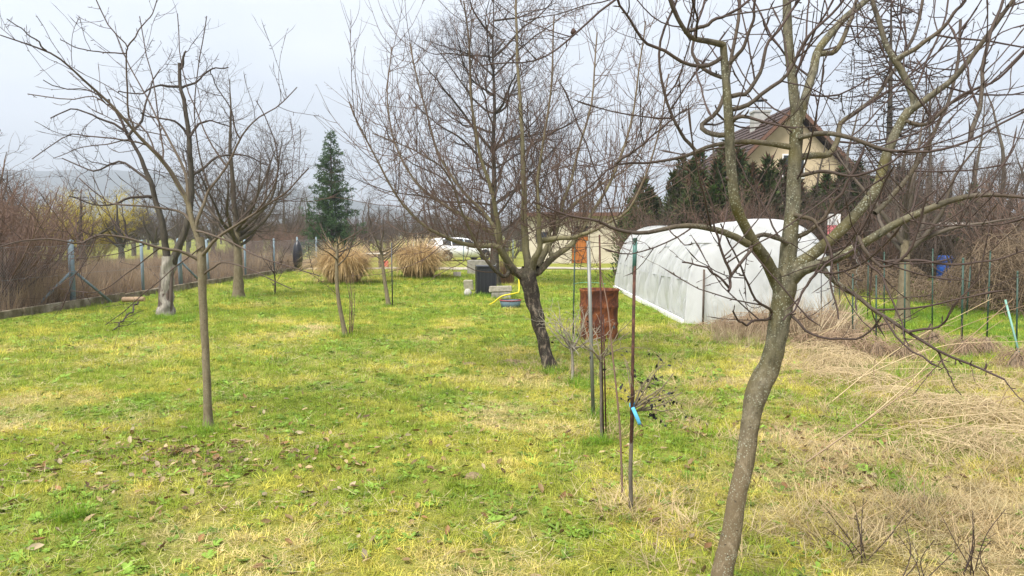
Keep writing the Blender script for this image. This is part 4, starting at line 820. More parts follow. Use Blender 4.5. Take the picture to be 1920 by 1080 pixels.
# right
put('tall', 1105, 50, 0.85, 'tall bare tree behind the cream shed', None, 1)
put('tall', 1590, 31, 0.95, 'tall bare tree right of the cream house', 'tall bare trees behind the tangle', 0); put('tall', 1745, 30, 0.95, 'tall bare tree right of the larch', 'tall bare trees behind the tangle', 1); put('tall', 1870, 23, 0.8, 'tall bare tree near the right edge', 'tall bare trees behind the tangle', 2); put('tall', 1690, 34, 1.0, 'tall bare tree far behind the larch', 'tall bare trees behind the tangle', 4); put('tall', 1820, 32, 0.95, 'tall bare tree behind the tangle, left of the right-edge trees', 'tall bare trees behind the tangle', 5); put('tall', 1530, 36, 0.85, 'bare tree close behind the right roof slope', 'tall bare trees behind the tangle', 6); put('tall', 1960, 21, 0.8, 'tall bare tree cut by the right edge', 'tall bare trees behind the tangle', 3); put('tall', 1345, 33, 0.88, 'tall bare tree before the chimney of the cream house', None, 3); put('tall', 1270, 38, 0.72, 'bare tree left of the chimney house', None, 2)
for i, (px, dd, s, lab) in enumerate([(1560, 24, 1.05, 'twiggy reddish bush behind the pink cloth'), (1625, 23, 1.0, 'twiggy reddish bush left of the larch trunk'), (1700, 22.5, 1.1, 'twiggy reddish bush right of the larch trunk'), (1775, 28.5, 1.15, 'twiggy reddish bush above the blue barrel'), (1850, 21, 1.15, 'twiggy reddish bush above the tangle of dead vines'), (1920, 19, 1.1, 'twiggy reddish bush at the right edge'), (1500, 24.5, 0.95, 'twiggy reddish bush in the gap right of the tunnel roof'), (1225, 24.5, 0.9, 'bare brown bush at the left end of the evergreen hedge'), (1290, 24.3, 1.0, 'bare reddish bush before the hedge, above the tunnel back'), (1345, 24.2, 1.05, 'bare brown bush before the tall evergreen'), (1400, 24.0, 1.1, 'bare reddish bush before the cream gable'), (1450, 24.2, 1.0, 'bare brown bush above the front of the tunnel')]):
    put('red' if i % 2 else 'brown', px, dd, s, lab, 'bushes behind the tangle', i)
# far woodland, one mass
wd_ = [mk for k in ('orchard', 'tall') for mk in TR[k]]
def joined(parts):
    Vs, Fs, Rs, n = [], [], [], 0
    for me in parts:
        v = np.empty(len(me.vertices) * 3, np.float32); me.vertices.foreach_get('co', v); f = np.empty(len(me.polygons) * 4, np.int32); me.loops.foreach_get('vertex_index', f); r = np.empty(len(me.vertices), np.float32); me.attributes['rad'].data.foreach_get('value', r)
        Vs.append(v.reshape(-1, 3)); Fs.append(f.reshape(-1, 4) + n); Rs.append(r * 1.3); n += len(me.vertices)
    return mk_mesh('wood_tree', np.concatenate(Vs), [np.concatenate(Fs)], [M['bark_far']], {'rad': np.concatenate(Rs)})
wt = [joined(p) for p in wd_]
n = 520; d = rng.uniform(66, 170, n); x = rng.uniform(-0.95, 0.85, n) * d; k = ~((np.abs(x / d + 0.5) < 0.12) & (d < 80)); x, d = x[k], d[k]; n = len(x)
scatter('woodland', 'belt of bare woodland along the horizon', 'woodland', np.stack([x, d, 0 * x - 0.3], -1), rng.uniform(0, 6.28, n), rng.uniform(0.6, 1.0, n), np.ones((n, 3)) * 0.2, rng.integers(0, 4, n), wt, tilt=0.03)

# ------------------------------------------------------------------ dry reed clumps, tangle, canes
def long_blades(n, base_r, ln, lean, wid, g, cols, K=7, z0=0.0, droop=1.0, rsq=0.5):
    a = g.uniform(0, 6.28, n); r = base_r * g.random(n) ** rsq; l = g.uniform(*ln, n); th0 = g.uniform(*lean, n) * (0.3 + 0.7 * r / base_r); da = a + g.normal(0, 0.5, n)
    p = np.stack([r * np.cos(a), r * np.sin(a), np.full(n, z0)], -1); o_ = np.stack([np.cos(da), np.sin(da), 0 * a], -1); s_ = np.stack([-np.sin(da), np.cos(da), 0 * a], -1); V = np.empty((n, K, 2, 3)); dr = droop * g.uniform(0.4, 1.3, n)
    for k in range(K):
        t = k / (K - 1); w_ = wid * (1 - 0.8 * t) * g.uniform(0.8, 1.2, n); V[:, k, 0] = p - s_ * w_[:, None]; V[:, k, 1] = p + s_ * w_[:, None]; th = th0 + dr * t ** 1.6
        p = p + (o_ * np.sin(th)[:, None] + np.array([0, 0, 1.0]) * np.cos(th)[:, None]) * (l / (K - 1))[:, None]
    V[..., 2] = np.maximum(V[..., 2], 0.01); b = (np.arange(n) * K * 2)[:, None, None]; i = (np.arange(K - 1) * 2)[None, :, None]; F = (b + i + np.array([0, 1, 3, 2])[None, None]).reshape(-1, 4)
    col = mixcol(cols[0], cols[1], g.random(n)) * g.uniform(0.7, 1.2, n)[:, None]
    return V.reshape(-1, 3), F, np.repeat(np.concatenate([col, np.ones((n, 1))], 1), K * 2, 0)
def reed(label, base, s, g):
    t = thing('reed_clump', label, 'dry grass', base, group='dry reed clumps at the far end of the lawn'); t.scale = (s,) * 3
    V, F, c = long_blades(900, 0.42, (0.5, 1.15), (0.0, 0.35), 0.007, g, ((0.22, 0.12, 0.05), (0.36, 0.22, 0.10)), droop=0.35); o = link('stems', mk_mesh('stems', V, [F], [M['straw']], {'tint': c}), t); o['kind'] = 'stuff'
    V, F, c = long_blades(3000, 0.45, (0.8, 1.9), (0.05, 0.8), 0.009, g, ((0.42, 0.28, 0.12), (0.66, 0.50, 0.27)), K=10, droop=2.5); o = link('leaves', mk_mesh('leaves', V, [F], [M['straw']], {'tint': c}), t); o['kind'] = 'stuff'
    V, F, c = long_blades(900, 0.4, (1.0, 1.65), (0.05, 0.75), 0.010, g, ((0.58, 0.43, 0.25), (0.72, 0.58, 0.38)), K=8, droop=1.1); o = link('plumes', mk_mesh('plumes', V, [F], [M['straw']], {'tint': c}), t); o['kind'] = 'stuff'
reed('straw-coloured reed clump in front of the spruce', G(645, 531), 1.03, np.random.default_rng(1)); reed('straw-coloured reed clump in front of the white car', G(785, 521), 1.1, np.random.default_rng(2))

def tangle(name, label, blobs, mat, g, rr=(0.002, 0.006), cat='thicket', K=9, low=0.15):
    """arching dead canes heaped into mounds: (x, y, radius, height, count)"""
    Q, R = [], []
    for cx, cy, r, h, n in blobs:
        a = g.uniform(0, 6.28, n); q0 = np.stack([cx + r * np.sqrt(g.random(n)) * np.cos(a), cy + r * np.sqrt(g.random(n)) * np.sin(a), g.uniform(0, h * 0.8, n)], -1); da = g.uniform(0, 6.28, n); ln = g.uniform(0.3, 1.2, n) * max(0.7, h * 0.6); el = g.uniform(-0.3, 1.4, n)
        d_ = np.stack([np.cos(da) * np.cos(el), np.sin(da) * np.cos(el), np.sin(el)], -1); q = np.empty((n, K, 3)); q[:, 0] = q0
        for k in range(1, K):
            q[:, k] = q[:, k - 1] + d_ * (ln / K)[:, None]; d_ = d_ + np.array([0, 0, -0.14]) + g.normal(0, 0.16, (n, 3)); d_ /= np.linalg.norm(d_, axis=1, keepdims=True)
        env = h * np.sqrt(np.clip(1.15 - ((q[..., 0] - cx) ** 2 + (q[..., 1] - cy) ** 2) / (r * r * 1.3), 0.02, 1)); q[..., 2] = np.clip(q[..., 2], 0.01, env * (0.85 + 0.25 * g.random((n, 1)))); Q.append(q); R.append(np.repeat(g.uniform(*rr, (n, 1)), K, 1))
    o = link(name, tubes_mesh(name, [(np.concatenate(Q), np.concatenate(R), 3)], mat)); return tag(o, label, cat, kind='stuff')
g = np.random.default_rng(61)
def bl(px, dd, r, h, n): c = P(px, 440, dd); return (c[0], c[1], r, h, n)
tangle('bramble_thicket', 'tangle of dead brown vines behind the green stakes on the right', [bl(1600, 20.5, 1.0, 0.9, 420), bl(1665, 20, 1.0, 0.95, 420), bl(1730, 18.5, 0.9, 0.62, 360), bl(1785, 18, 0.9, 0.58, 360), bl(1860, 16.5, 1.0, 1.15, 650), bl(1920, 15.5, 1.2, 1.75, 900), bl(1985, 15, 1.2, 1.9, 700), bl(1945, 18.5, 1.3, 2.1, 900), bl(1675, 26, 1.3, 1.55, 750), bl(1610, 26, 1.4, 1.5, 700), bl(1880, 24, 1.3, 2.0, 900), bl(1925, 22, 1.6, 2.2, 1000)], M['bark_brown'], g, (0.003, 0.008))
# dead stems before the tunnel
n = 170; px = rng.uniform(1340, 1610, n); dd = rng.uniform(11.0, 13.2, n); xy = np.array([P(a, 440, b)[:2] for a, b in zip(px, dd)])
scatter('dead_stems', 'dry dead stems standing before the plastic tunnel', 'weeds', np.column_stack([xy, gz(xy[:, 0], xy[:, 1])]), rng.uniform(0, 6.28, n), rng.uniform(0.2, 0.95, n) * (.4 + vnoise(px / 40, dd)), mixcol((0.16, 0.10, 0.06), (0.55, 0.45, 0.30), rng.random(n)), rng.integers(0, 4, n), stalkt, tilt=0.35)
tangle('dead_bindweed', 'low tangle of dead bindweed at the front of the plastic tunnel', [bl(1350, 12.8, .35, .16, 70), bl(1405, 12.6, .5, .30, 190), bl(1460, 12.3, .55, .38, 240), bl(1520, 12.2, .55, .42, 260), bl(1575, 11.9, .5, .40, 220), bl(1600, 10.4, .4, .30, 170), bl(1560, 10.8, .45, .22, 130)], M['bark_tan'], g, (0.002, 0.0055))
g2 = np.random.default_rng(64)
tangle('straw_heap', 'heaps of pale dead straw and stems lying in front of the green stakes', [bl(1585, 9.0, .36, .26, 300), bl(1612, 8.2, .45, .14, 200), bl(1560, 8.6, .3, .1, 80), bl(1700, 7.2, .4, .14, 120), bl(1800, 6.8, .5, .13, 150), bl(1890, 6.6, .5, .17, 190), bl(1860, 7.8, .5, .13, 100), bl(1540, 10.0, .4, .20, 150), bl(1920, 5.6, .4, .16, 160), bl(1790, 5.9, .4, .10, 100)], M['bark_straw'], g2, (0.0012, 0.003))
# loose pruned canes on the right
t = thing('pruned_canes', 'heap of long pale pruned canes lying across the dry grass on the right', 'sticks', G(1720, 760))
tb = np.array(t.location)
for i, (a, b) in enumerate([((1510, 880, .03), (1900, 560, .55)), ((1560, 760, .05), (1860, 560, .5)), ((1575, 730, .05), (1930, 640, .25)), ((1640, 730, .1), (1655, 655, .5)), ((1600, 700, .1), (1930, 700, .3)), ((1700, 800, .05), (1925, 770, .12)), ((1640, 740, .1), (1880, 600, .5)), ((1500, 640, .1), (1700, 545, .6)), ((1620, 800, .04), (1760, 660, .4)), ((1790, 770, .05), (1925, 730, .2)), ((1560, 690, .1), (1850, 690, .2)), ((1480, 660, .1), (1640, 560, .5)), ((1690, 690, .1), (1930, 570, .6)), ((1740, 820, .05), (1930, 740, .2)), ((1530, 640, .1), (1660, 690, .2)), ((1650, 620, .3), (1760, 720, .1)), ((1860, 800, .05), (1925, 690, .5)), ((1420, 640, .05), (1540, 610, .35))]):
    da = 2310 / (max(a[1], 640) - 440); db = da - 0.3 + rng.uniform(-0.5, 0.5); p0 = P(a[0], a[1], da); p1 = P(b[0], b[1], db); p1[2] = max(p1[2], 0.05); p0[2] = max(p0[2], .02); mid = (p0 + p1) / 2 + rng.normal(0, 0.06, 3)
    q = resample(np.array([p0, mid, p1]), 10) - tb; Q = q[None]; R = np.linspace(0.0062, 0.0022, 10)[None]
    tw = spawn(Q, R, 3, (0.1, 0.4), (25, 50), 0.02, 0.1, 6, 0.6, 0.0015, 0.2, 1, 0.4, 0.01, False, g)
    link('cane', tubes_mesh('cane', [(Q, R, 5), (*tw, 3)], M['bark_straw' if i % 3 else 'bark_tan']), t)

# ------------------------------------------------------------------ house, shed, car
M['cream'] = mat_noise('cream_render', [(0.3, (0.40, 0.32, 0.21)), (0.7, (0.50, 0.41, 0.28))], 1.3, 0.9, 0.15)
M['rooftile'] = mat_noise('roof_tile', [(0.3, (0.036, 0.023, 0.019)), (0.7, (0.075, 0.047, 0.040))], 5, 0.7, 0.4)
M['wood_red'] = mat_noise('reddish_board', [(0.3, (0.10, 0.052, 0.035)), (0.7, (0.16, 0.085, 0.057))], 10, 0.6, 0.2)
M['render_grey'] = mat_noise('grey_render', [(0.3, (0.30, 0.30, 0.28)), (0.7, (0.42, 0.41, 0.39))], 5, 0.9, 0.2)
M['metal_dark'] = mat_noise('dark_metal', [(0.3, (0.04, 0.04, 0.045)), (0.7, (0.09, 0.09, 0.09))], 20, 0.45, 0.1, metallic=0.6)
M['shed_wall'] = mat_noise('shed_render', [(0.3, (0.36, 0.31, 0.23)), (0.5, (0.50, 0.45, 0.35)), (0.7, (0.58, 0.53, 0.43))], 1.1, 0.9, 0.2)
M['door_brown'] = mat_noise('varnished_door', [(0.3, (0.26, 0.085, 0.02)), (0.7, (0.42, 0.15, 0.035))], 9, 0.45, 0.15, stretch=(1, 1, 0.1))
m, t_, b_, o_ = new_mat('dark_glass'); b_.inputs['Base Color'].default_value = (0.02, 0.025, 0.03, 1); b_.inputs['Roughness'].default_value = 0.08; M['glass'] = m
M['white_paint'] = mat_noise('white_paint', [(0.3, (0.68, 0.68, 0.67)), (0.7, (0.80, 0.80, 0.79))], 4, 0.5, 0.0)

hc = P(1484, 440, 40); hx0 = hc[0]; hw, ez, pz, yl = 4.0, 4.35, 8.35, 10.5
h = thing('house', 'cream house with a steep brown roof and grey chimney beyond the hedge', 'house', (hx0, 40, 0))
wb_ = MB(); prof = [(-hw + .35, 0), (hw - .35, 0), (hw - .35, ez + .1), (0, pz - .25), (-hw + .35, ez + .1)]
Vp = np.array([[x, y, z] for y in (0.3, yl) for x, z in prof]); wb_.add(Vp, [[[0, 1, 2, 3, 4]], [[9, 8, 7, 6, 5]], [[0, 5, 6, 1], [1, 6, 7, 2], [4, 9, 5, 0]]]).build('wall', M['cream'], h)
for s in (-1, 1):
    rp_ = MB(); nrow = 16
    ang = math.atan2(pz - ez, hw)
    rf = MB(); a0 = np.array([0, 0, pz]); a1 = np.array([s * (hw + .25), 0, ez - .25]); th = np.array([0, 0, 0.16])
    V = np.array([a0 + [0, -.25, 0], a1 + [0, -.25, 0], a1 + [0, yl + .3, 0], a0 + [0, yl + .3, 0]]); rf.add(np.concatenate([V, V + th]), [[[0, 1, 2, 3], [7, 6, 5, 4], [0, 4, 5, 1], [1, 5, 6, 2], [2, 6, 7, 3], [3, 7, 4, 0]]])
    roof = rf.build('roof', M['rooftile'], h)
    for r_ in range(nrow):        # courses of tiles
        f0 = r_ / nrow; f1 = (r_ + 1) / nrow; p0 = a0 + (a1 - a0) * f0 + th; p1 = a0 + (a1 - a0) * f1 + th; c = MB(); k = 40
        ysx = np.linspace(-.27, yl + .32, k); wav = 0.02 * np.abs(np.sin(np.arange(k) * 1.57)); up_ = np.array([s * math.sin(ang), 0, math.cos(ang)])
        c.grid(np.stack([np.stack([p0 + up_ * (.008 + w_ * .6) + [0, y_, 0] for y_, w_ in zip(ysx, wav)]), np.stack([p1 + up_ * (.05 + w_) + [0, y_, 0] for y_, w_ in zip(ysx, wav)]), np.stack([p1 + up_ * 0.005 + [0, y_, 0] for y_, w_ in zip(ysx, wav)])])); c.build('tile_course', M['rooftile'], roof)
    bb = MB(); dv = (a1 - a0); n_ = np.array([0, 0, -0.22]); V = np.array([a0 + [0, -.30, .17], a1 + [0, -.30, .17], a1 + [0, -.30, -.08], a0 + [0, -.30, -.08]]); V2 = V + [0, .04, 0]
    bb.add(np.concatenate([V, V2]), [[[0, 1, 2, 3], [7, 6, 5, 4], [0, 4, 5, 1], [1, 5, 6, 2], [2, 6, 7, 3], [3, 7, 4, 0]]]).build('bargeboard', M['wood_red'], h)
wn = MB().box((0.1, 0.27, 5.3), (1.2, 0.08, 1.3)).build('window', M['white_paint'], h)
for dx in (-.29, .29): MB().box((0.1 + dx, 0.222, 5.3), (0.5, 0.02, 1.14)).build('pane', M['glass'], wn)
cy = 4.3; cxx = P(1420, 440, 40 + cy)[0] - hx0
ch = MB().box((cxx, cy, 7.15), (0.92, 0.85, 3.2)).build('chimney', M['render_grey'], h, bevel=0.02)
MB().box((cxx, cy, 8.80), (1.02, 0.95, 0.10)).build('cap', M['render_grey'], ch)
mb = MB()
for dx in (-.2, .2):
    for dy in (-.2, .2): mb.tube([(cxx + dx, cy + dy, 8.85), (cxx + dx, cy + dy, 9.47)], 0.018, 6)
mb.build('cowl_legs', M['metal_dark'], ch)
MB().lathe([(0.40, 9.45), (0.36, 9.51), (0.05, 9.59), (0.001, 9.60)], (cxx, cy, 0), 16).build('cowl_lid', M['metal_dark'], ch)

# low shed with the brown door
sy = 43.0; x0, x1 = P(985, 440, sy)[0], P(1225, 440, sy)[0]; xd = P(1088, 440, sy)[0]
s_ = thing('shed', 'low cream garden shed with a bright brown door behind the apple tree', 'shed', ((x0 + x1) / 2, sy, 0)); sx0 = (x0 + x1) / 2
dl, dr_ = xd - .5 - sx0, xd + .46 - sx0; L0, L1 = x0 - sx0, x1 - sx0
mb = MB(); H_ = 2.75
mb.box(((L0 + dl) / 2, 1.5, H_ / 2), (dl - L0, 3, H_)); mb.box(((dr_ + L1) / 2, 1.5, H_ / 2), (L1 - dr_, 3, H_)); mb.box(((dl + dr_) / 2, 1.5, 2.45), (dr_ - dl, 3, .6)); mb.build('wall', M['shed_wall'], s_)
dj = MB().box(((dl + dr_) / 2, 0.06, 0.80), (dr_ - dl - .06, .06, 1.55)).build('door', M['door_brown'], s_)
MB().box((dr_ - .14, 0.01, 0.95), (.12, .05, .03)).build('handle', M['metal_dark'], dj)
MB().box(((dl + dr_) / 2 + .12, 0.07, 1.87), (dr_ - dl - .32, .04, .5)).build('window', M['glass'], s_); MB().box((dl + .10, 0.06, 1.87), (.16, .06, .52)).build('window_frame', M['white_paint'], s_)
MB().box((L0 + 1.0, -0.02, 1.5), (.8, .05, .6)).build('window', M['glass'], s_)
MB().box((0, 1.4, H_ + .09), (L1 - L0 + .5, 3.6, .16)).build('roof', M['rooftile'], s_, bevel=.01)
MB().box((0, -.42, H_ + .06), (L1 - L0 + .52, .03, .2)).build('fascia', M['wood_red'], s_)

# white hatchback seen from behind its side
M['car_paint'] = mat_noise('car_white', [(0.3, (0.74, 0.75, 0.77)), (0.7, (0.78, 0.79, 0.81))], 1, 0.22, 0, spec=0.6)
M['rubber'] = mat_noise('rubber', [(0.3, (0.018, 0.018, 0.018)), (0.7, (0.035, 0.035, 0.035))], 20, 0.8, 0.1)
M['alloy'] = mat_noise('alloy', [(0.3, (0.45, 0.45, 0.46)), (0.7, (0.6, 0.6, 0.6))], 10, 0.35, 0, metallic=0.7)
m, t_, b_, o_ = new_mat('tail_lamp'); b_.inputs['Base Color'].default_value = (0.45, 0.02, 0.02, 1); b_.inputs['Roughness'].default_value = 0.2; M['tail'] = m
c = P(864, 440, 48.0)
car = thing('parked_car', 'white hatchback parked beyond the path, rear towards the reed clump', 'car', (c[0], c[1], 0.0), math.radians(27))
# x runs from tail to nose; sections: x, half width, sill z, belt z, roof z, roof half width
sec = [(-2.12, .70, .42, .78, .86, .62), (-2.06, .84, .32, .95, 1.00, .66), (-1.85, .87, .25, .98, 1.36, .60), (-1.5, .88, .24, .97, 1.45, .60), (-.9, .89, .22, .95, 1.485, .61), (-.2, .89, .22, .93, 1.475, .61), (.35, .89, .22, .92, 1.40, .60), (.85, .88, .22, .92, 1.12, .66), (1.12, .88, .23, .90, .96, .70), (1.5, .86, .24, .84, .88, .68), (1.85, .80, .27, .74, .78, .62), (2.08, .62, .34, .60, .66, .5), (2.13, .5, .42, .52, .56, .42)]
S_ = np.array(sec); xx = np.linspace(-2.12, 2.13, 44); Sx = np.stack([np.interp(xx, S_[:, 0], S_[:, k]) for k in range(6)], -1)
def ring(r):
    x, wv, sl, be, ro, rw = r; half = [(0, sl), (wv * .8, sl), (wv * .97, sl + .10), (wv, (sl + be) / 2), (wv * .98, be - .03), (wv * .93, be), ((wv * .93 + rw * 1.05) / 2, (be + ro) / 2 * 1.01), (rw * 1.04, ro - .07), (rw * .85, ro - .012), (0, ro)]
    return np.array([(x, y, z) for y, z in half] + [(x, -y, z) for y, z in half[-2:0:-1]])
Rg = np.stack([ring(r) for r in Sx]); Rg = np.concatenate([Rg, Rg[:, :1]], 1)
mb = MB(); mb.grid(Rg); mb.add(Rg[0], [[list(range(18))]]); mb.add(Rg[-1], [[list(range(17, -1, -1))]]); body = mb.build('body', M['car_paint'], car, True)
def side_pane(xa, xb, s, nm='window'):
    xs2 = np.linspace(xa, xb, 8); q = np.stack([np.interp(xs2, S_[:, 0], S_[:, k]) for k in range(6)], -1); rows = []
    for x, wv, sl, be, ro, rw in q:
        a = np.array([x, s * (wv * .93 + .012), be + .03]); b = np.array([x, s * (rw * 1.04 + .012), ro - .085]); m_ = np.array([x, s * ((wv * .93 + rw * 1.05) / 2 + .014), (be + ro) / 2 * 1.01]); rows.append([a, m_, b if b[2] > a[2] + .03 else a + [0, 0, .03]])
    MB().grid(np.array(rows)).build(nm, M['glass'], car)
for s in (-1, 1):
    side_pane(-1.55, -1.0, s); side_pane(-.93, -.12, s); side_pane(-.05, .72, s)
    for wx in (-1.28, 1.30):
        MB().lathe([(0.001, 0), (.36, 0), (.36, .012)], (wx, s * .885, .36), 28, 'y').build('wheel_arch', M['rubber'], car)
        wh = MB().lathe([(.20, -.1), (.29, -.1), (.315, -.07), (.315, .07), (.29, .1), (.20, .1)], (wx, s * .83, .315), 28, 'y').build('wheel', M['rubber'], car, True)
        mb = MB(); mb.lathe([(.19, 0), (.215, .02 * s), (.215, .075 * s)], (wx, s * .86, .315), 24, 'y')
        for k in range(5):
            a = k * 1.2566; mb.box((wx + .1 * math.cos(a), s * .925, .315 + .1 * math.sin(a)), (.2, .02, .05), Matrix.Rotation(-a, 4, 'Y'))
        mb.build('rim', M['alloy'], wh)
    MB().box((.72, s * .99, .98), (.14, .2, .12)).build('mirror', M['car_paint'], car, bevel=.03)
    for hx_ in (-.85, .05): MB().box((hx_, s * .90, .84), (.2, .03, .03)).build('door_handle', M['car_paint'], car, bevel=.008)
    MB().box((-2.035, s * .69, .86), (.14, .24, .17)).build('tail_lamp', M['tail'], car, bevel=.03)
    MB().box((1.93, s * .6, .66), (.22, .26, .10)).build('headlight', M['glass'], car, bevel=.03)
MB().add([(-2.065, -.56, 1.02), (-2.065, .56, 1.02), (-1.875, .52, 1.34), (-1.875, -.52, 1.34)], [[[0, 1, 2, 3]]]).build('rear_window', M['glass'], car)
MB().add([(1.02, -.60, 1.0), (1.02, .60, 1.0), (.42, .54, 1.385), (.42, -.54, 1.385)], [[[0, 1, 2, 3]]]).build('windscreen', M['glass'], car)
MB().box((-2.10, 0, .48), (.1, 1.3, .18)).build('bumper', M['rubber'], car, bevel=.03)
MB().box((-2.135, 0, .70), (.02, .5, .11)).build('number_plate', M['white_paint'], car)

# ------------------------------------------------------------------ fences
M['galv'] = mat_noise('weathered_blue_steel', [(0.3, (0.11, 0.15, 0.18)), (0.6, (0.19, 0.25, 0.28)), (0.8, (0.27, 0.31, 0.32))], 5, 0.6, 0.15, stretch=(1, 1, 0.3))
M['wire'] = mat_noise('wire', [(0.3, (0.20, 0.21, 0.21)), (0.7, (0.32, 0.33, 0.33))], 9, 0.5, 0, metallic=0.4)
FX = -10.0
f = thing('wire_fence', 'wire mesh fence with blue-grey steel posts along the left side', 'fence', (FX, 17, 0))
posts = [13.9, 16.95, 20.2, 22.5, 24.6, 28.0, 31.4, 34.8, 38.2]
for i, y_ in enumerate(posts):
    r_ = 0.062 if y_ in (16.95, 22.5) else 0.04; hgt = 1.5 + rng.uniform(-.04, .04); p = MB().tube([(0, y_ - 17, -.1), (rng.normal(0, .015), y_ - 17, hgt)], r_, 12).build('post', M['galv'], f, True)
    MB().lathe([(r_ * 1.1, hgt - .02), (r_ * 1.1, hgt + .01), (r_ * .5, hgt + .03), (.001, hgt + .035)], (0, y_ - 17, 0), 12).build('cap', M['galv'], p, True)
for y_ in (16.95, 22.5):
    for s in (-1, 1):
        MB().tube([(.02, y_ - 17 + s * .05, .82), (.04 + (0.25 if s > 0 else -.3), y_ - 17 + s * 1.05, .03)], .03, 8).build('brace', M['galv'], f, True)
mb = MB()
for z_ in (.12, .75, 1.40): mb.tube([(-.03, y_, z_ + .01 * math.sin(y_ * 9)) for y_ in np.linspace(-5, 22, 60)], .003, 4)
mb.build('tension_wire', M['wire'], f)
yy = np.arange(-5, 22, .075); A = np.stack([np.stack([0 * yy - .025, yy, 0 * yy + .1], -1), np.stack([0 * yy - .025, yy + .7, 0 * yy + .75], -1), np.stack([0 * yy - .025, yy + 1.4, 0 * yy + 1.4], -1)], 1); B = A.copy(); B[..., 1] = 2 * yy[:, None] - A[..., 1] + 1.4; B[..., 0] -= .004
o = link('mesh_wire', tubes_mesh('mesh_wire', [(np.concatenate([A, B]), np.full((2 * len(yy), 3), .0013), 3)], M['wire']), f); o['kind'] = 'stuff'
for i, y_ in enumerate(np.arange(7.0, 39, 2.0)):       # plinth slabs
    MB().box((.10 + rng.normal(0, .012), y_ - 17 + 1, .045 + rng.normal(0, .012)), (.10, 1.97, .26), Matrix.Rotation(rng.normal(0, .008), 4, 'X'), .006).build('plinth_slab', M['concrete_mossy'], f, bevel=.015)
# black sack hanging on the fence
c = np.array([FX + .14, 36.6, .62]); V = MB().lathe([(.02, 1.0), (.10, .93), (.17, .8), (.21, .55), (.22, .3), (.17, .08), (.05, .0), (.001, 0)], (0, 0, 0), 18, fn=lambda V: V * (1 + .10 * np.sin(V[..., [1, 2, 0]] * 17) * np.array([1, 1, .2])))
m, t_, b_, o_ = new_mat('black_plastic'); b_.inputs['Base Color'].default_value = (0.015, 0.016, 0.02, 1); b_.inputs['Roughness'].default_value = 0.35; M['black'] = m
c = P(557, 440, 33.5); o = V.build('black_sack', M['black'], smooth=True, loc=(c[0], 33.5, .15)); o.scale = (1, 1, 1.25); tag(o, 'black plastic sack hanging at the far end of the fence', 'sack')
# wire fence in front of the car
f2 = thing('wire_fence', 'thin wire fence with slim grey posts in front of the white car', 'fence', (0, 45.5, 0))
for px in (775, 869, 962, 1040): c = P(px, 440, 45.5); MB().tube([(c[0], 0, -.1), (c[0], 0, 1.35)], .03, 8).build('post', M['galv'], f2, True)
mb = MB(); a, b = P(690, 440, 45.5)[0], P(1040, 440, 45.5)[0]
for z_ in (.3, .8, 1.3): mb.tube([(a, 0, z_), ((a + b) / 2, 0, z_ - .02), (b, 0, z_)], .004, 4)
mb.build('wire', M['wire'], f2)

# ------------------------------------------------------------------ plastic tunnel
def film_mat():
    m, t, b, o = new_mat('greenhouse_film')
    n1 = noise(t, 1.6, 5, 0.6, coords(t)); st = noise(t, 1.0, 5, 0.65, coords(t, (1.2, 6.5, 0.9)), 0.8)     # dark stripes of pleats put into the film as see-through streaks
    base = ramp(t, n1, [(0.3, (0.64, 0.65, 0.66)), (0.7, (0.80, 0.81, 0.82))])
    t.links.new(base, b.inputs['Base Color']); b.inputs['Roughness'].default_value = 0.22; b.inputs['Specular IOR Level'].default_value = 0.7
    tl = t.nodes.new('ShaderNodeBsdfTranslucent'); tl.inputs['Color'].default_value = (0.78, 0.79, 0.81, 1); tp = t.nodes.new('ShaderNodeBsdfTransparent')
    m1 = t.nodes.new('ShaderNodeMixShader'); m1.inputs[0].default_value = 0.5; t.links.new(b.outputs[0], m1.inputs[1]); t.links.new(tl.outputs[0], m1.inputs[2])
    m2 = t.nodes.new('ShaderNodeMixShader'); t.links.new(ramp(t, st, [(0.36, (0.05,) * 3), (0.54, (0.14,) * 3), (0.68, (0.36,) * 3)]), m2.inputs[0]); t.links.new(m1.outputs[0], m2.inputs[1]); t.links.new(tp.outputs[0], m2.inputs[2]); t.links.new(m2.outputs[0], o.inputs['Surface'])
    n2 = noise(t, 7, 4, 0.6, coords(t, (1, 1.0, .3)), 1.5); bump(t, b, n2, 0.4, 0.03)
    return m
M['film'] = film_mat(); M['pipe'] = mat_noise('frame_pipe', [(0.3, (0.30, 0.31, 0.31)), (0.7, (0.42, 0.43, 0.43))], 9, 0.5, 0, metallic=.4)
W_, HT, y0_, y1_ = 2.78, 1.93, 13.75, 23.0; gx = 4.58
gh = thing('plastic_tunnel', 'white plastic film garden tunnel with wrinkled sides', 'greenhouse', (gx, y0_, 0))
def arch(u):       # u 0..1 around the hoop -> x, z
    a = math.pi * (1 - u); cx, cz = np.cos(a), np.sin(a); ex = 0.62
    return np.sign(cx) * np.abs(cx) ** 0.78 * W_ / 2, np.abs(cz) ** 0.72 * HT
hoops = np.linspace(0.04, y1_ - y0_ - .04, 8); us = np.linspace(0, 1, 90); ax_, az_ = arch(us); ln_ = np.linspace(0, y1_ - y0_, 230)
U, Lg = np.meshgrid(us, ln_, indexing='ij'); AX = np.repeat(ax_[:, None], 230, 1); AZ = np.repeat(az_[:, None], 230, 1)
ph = (Lg / hoops[1]) % 1.0; bay = np.random.default_rng(4).uniform(.4, 1.5, 12)[(Lg / hoops[1]).astype(int) % 12]; sag = -0.06 * bay * np.abs(np.sin(np.pi * ph)) ** 0.8
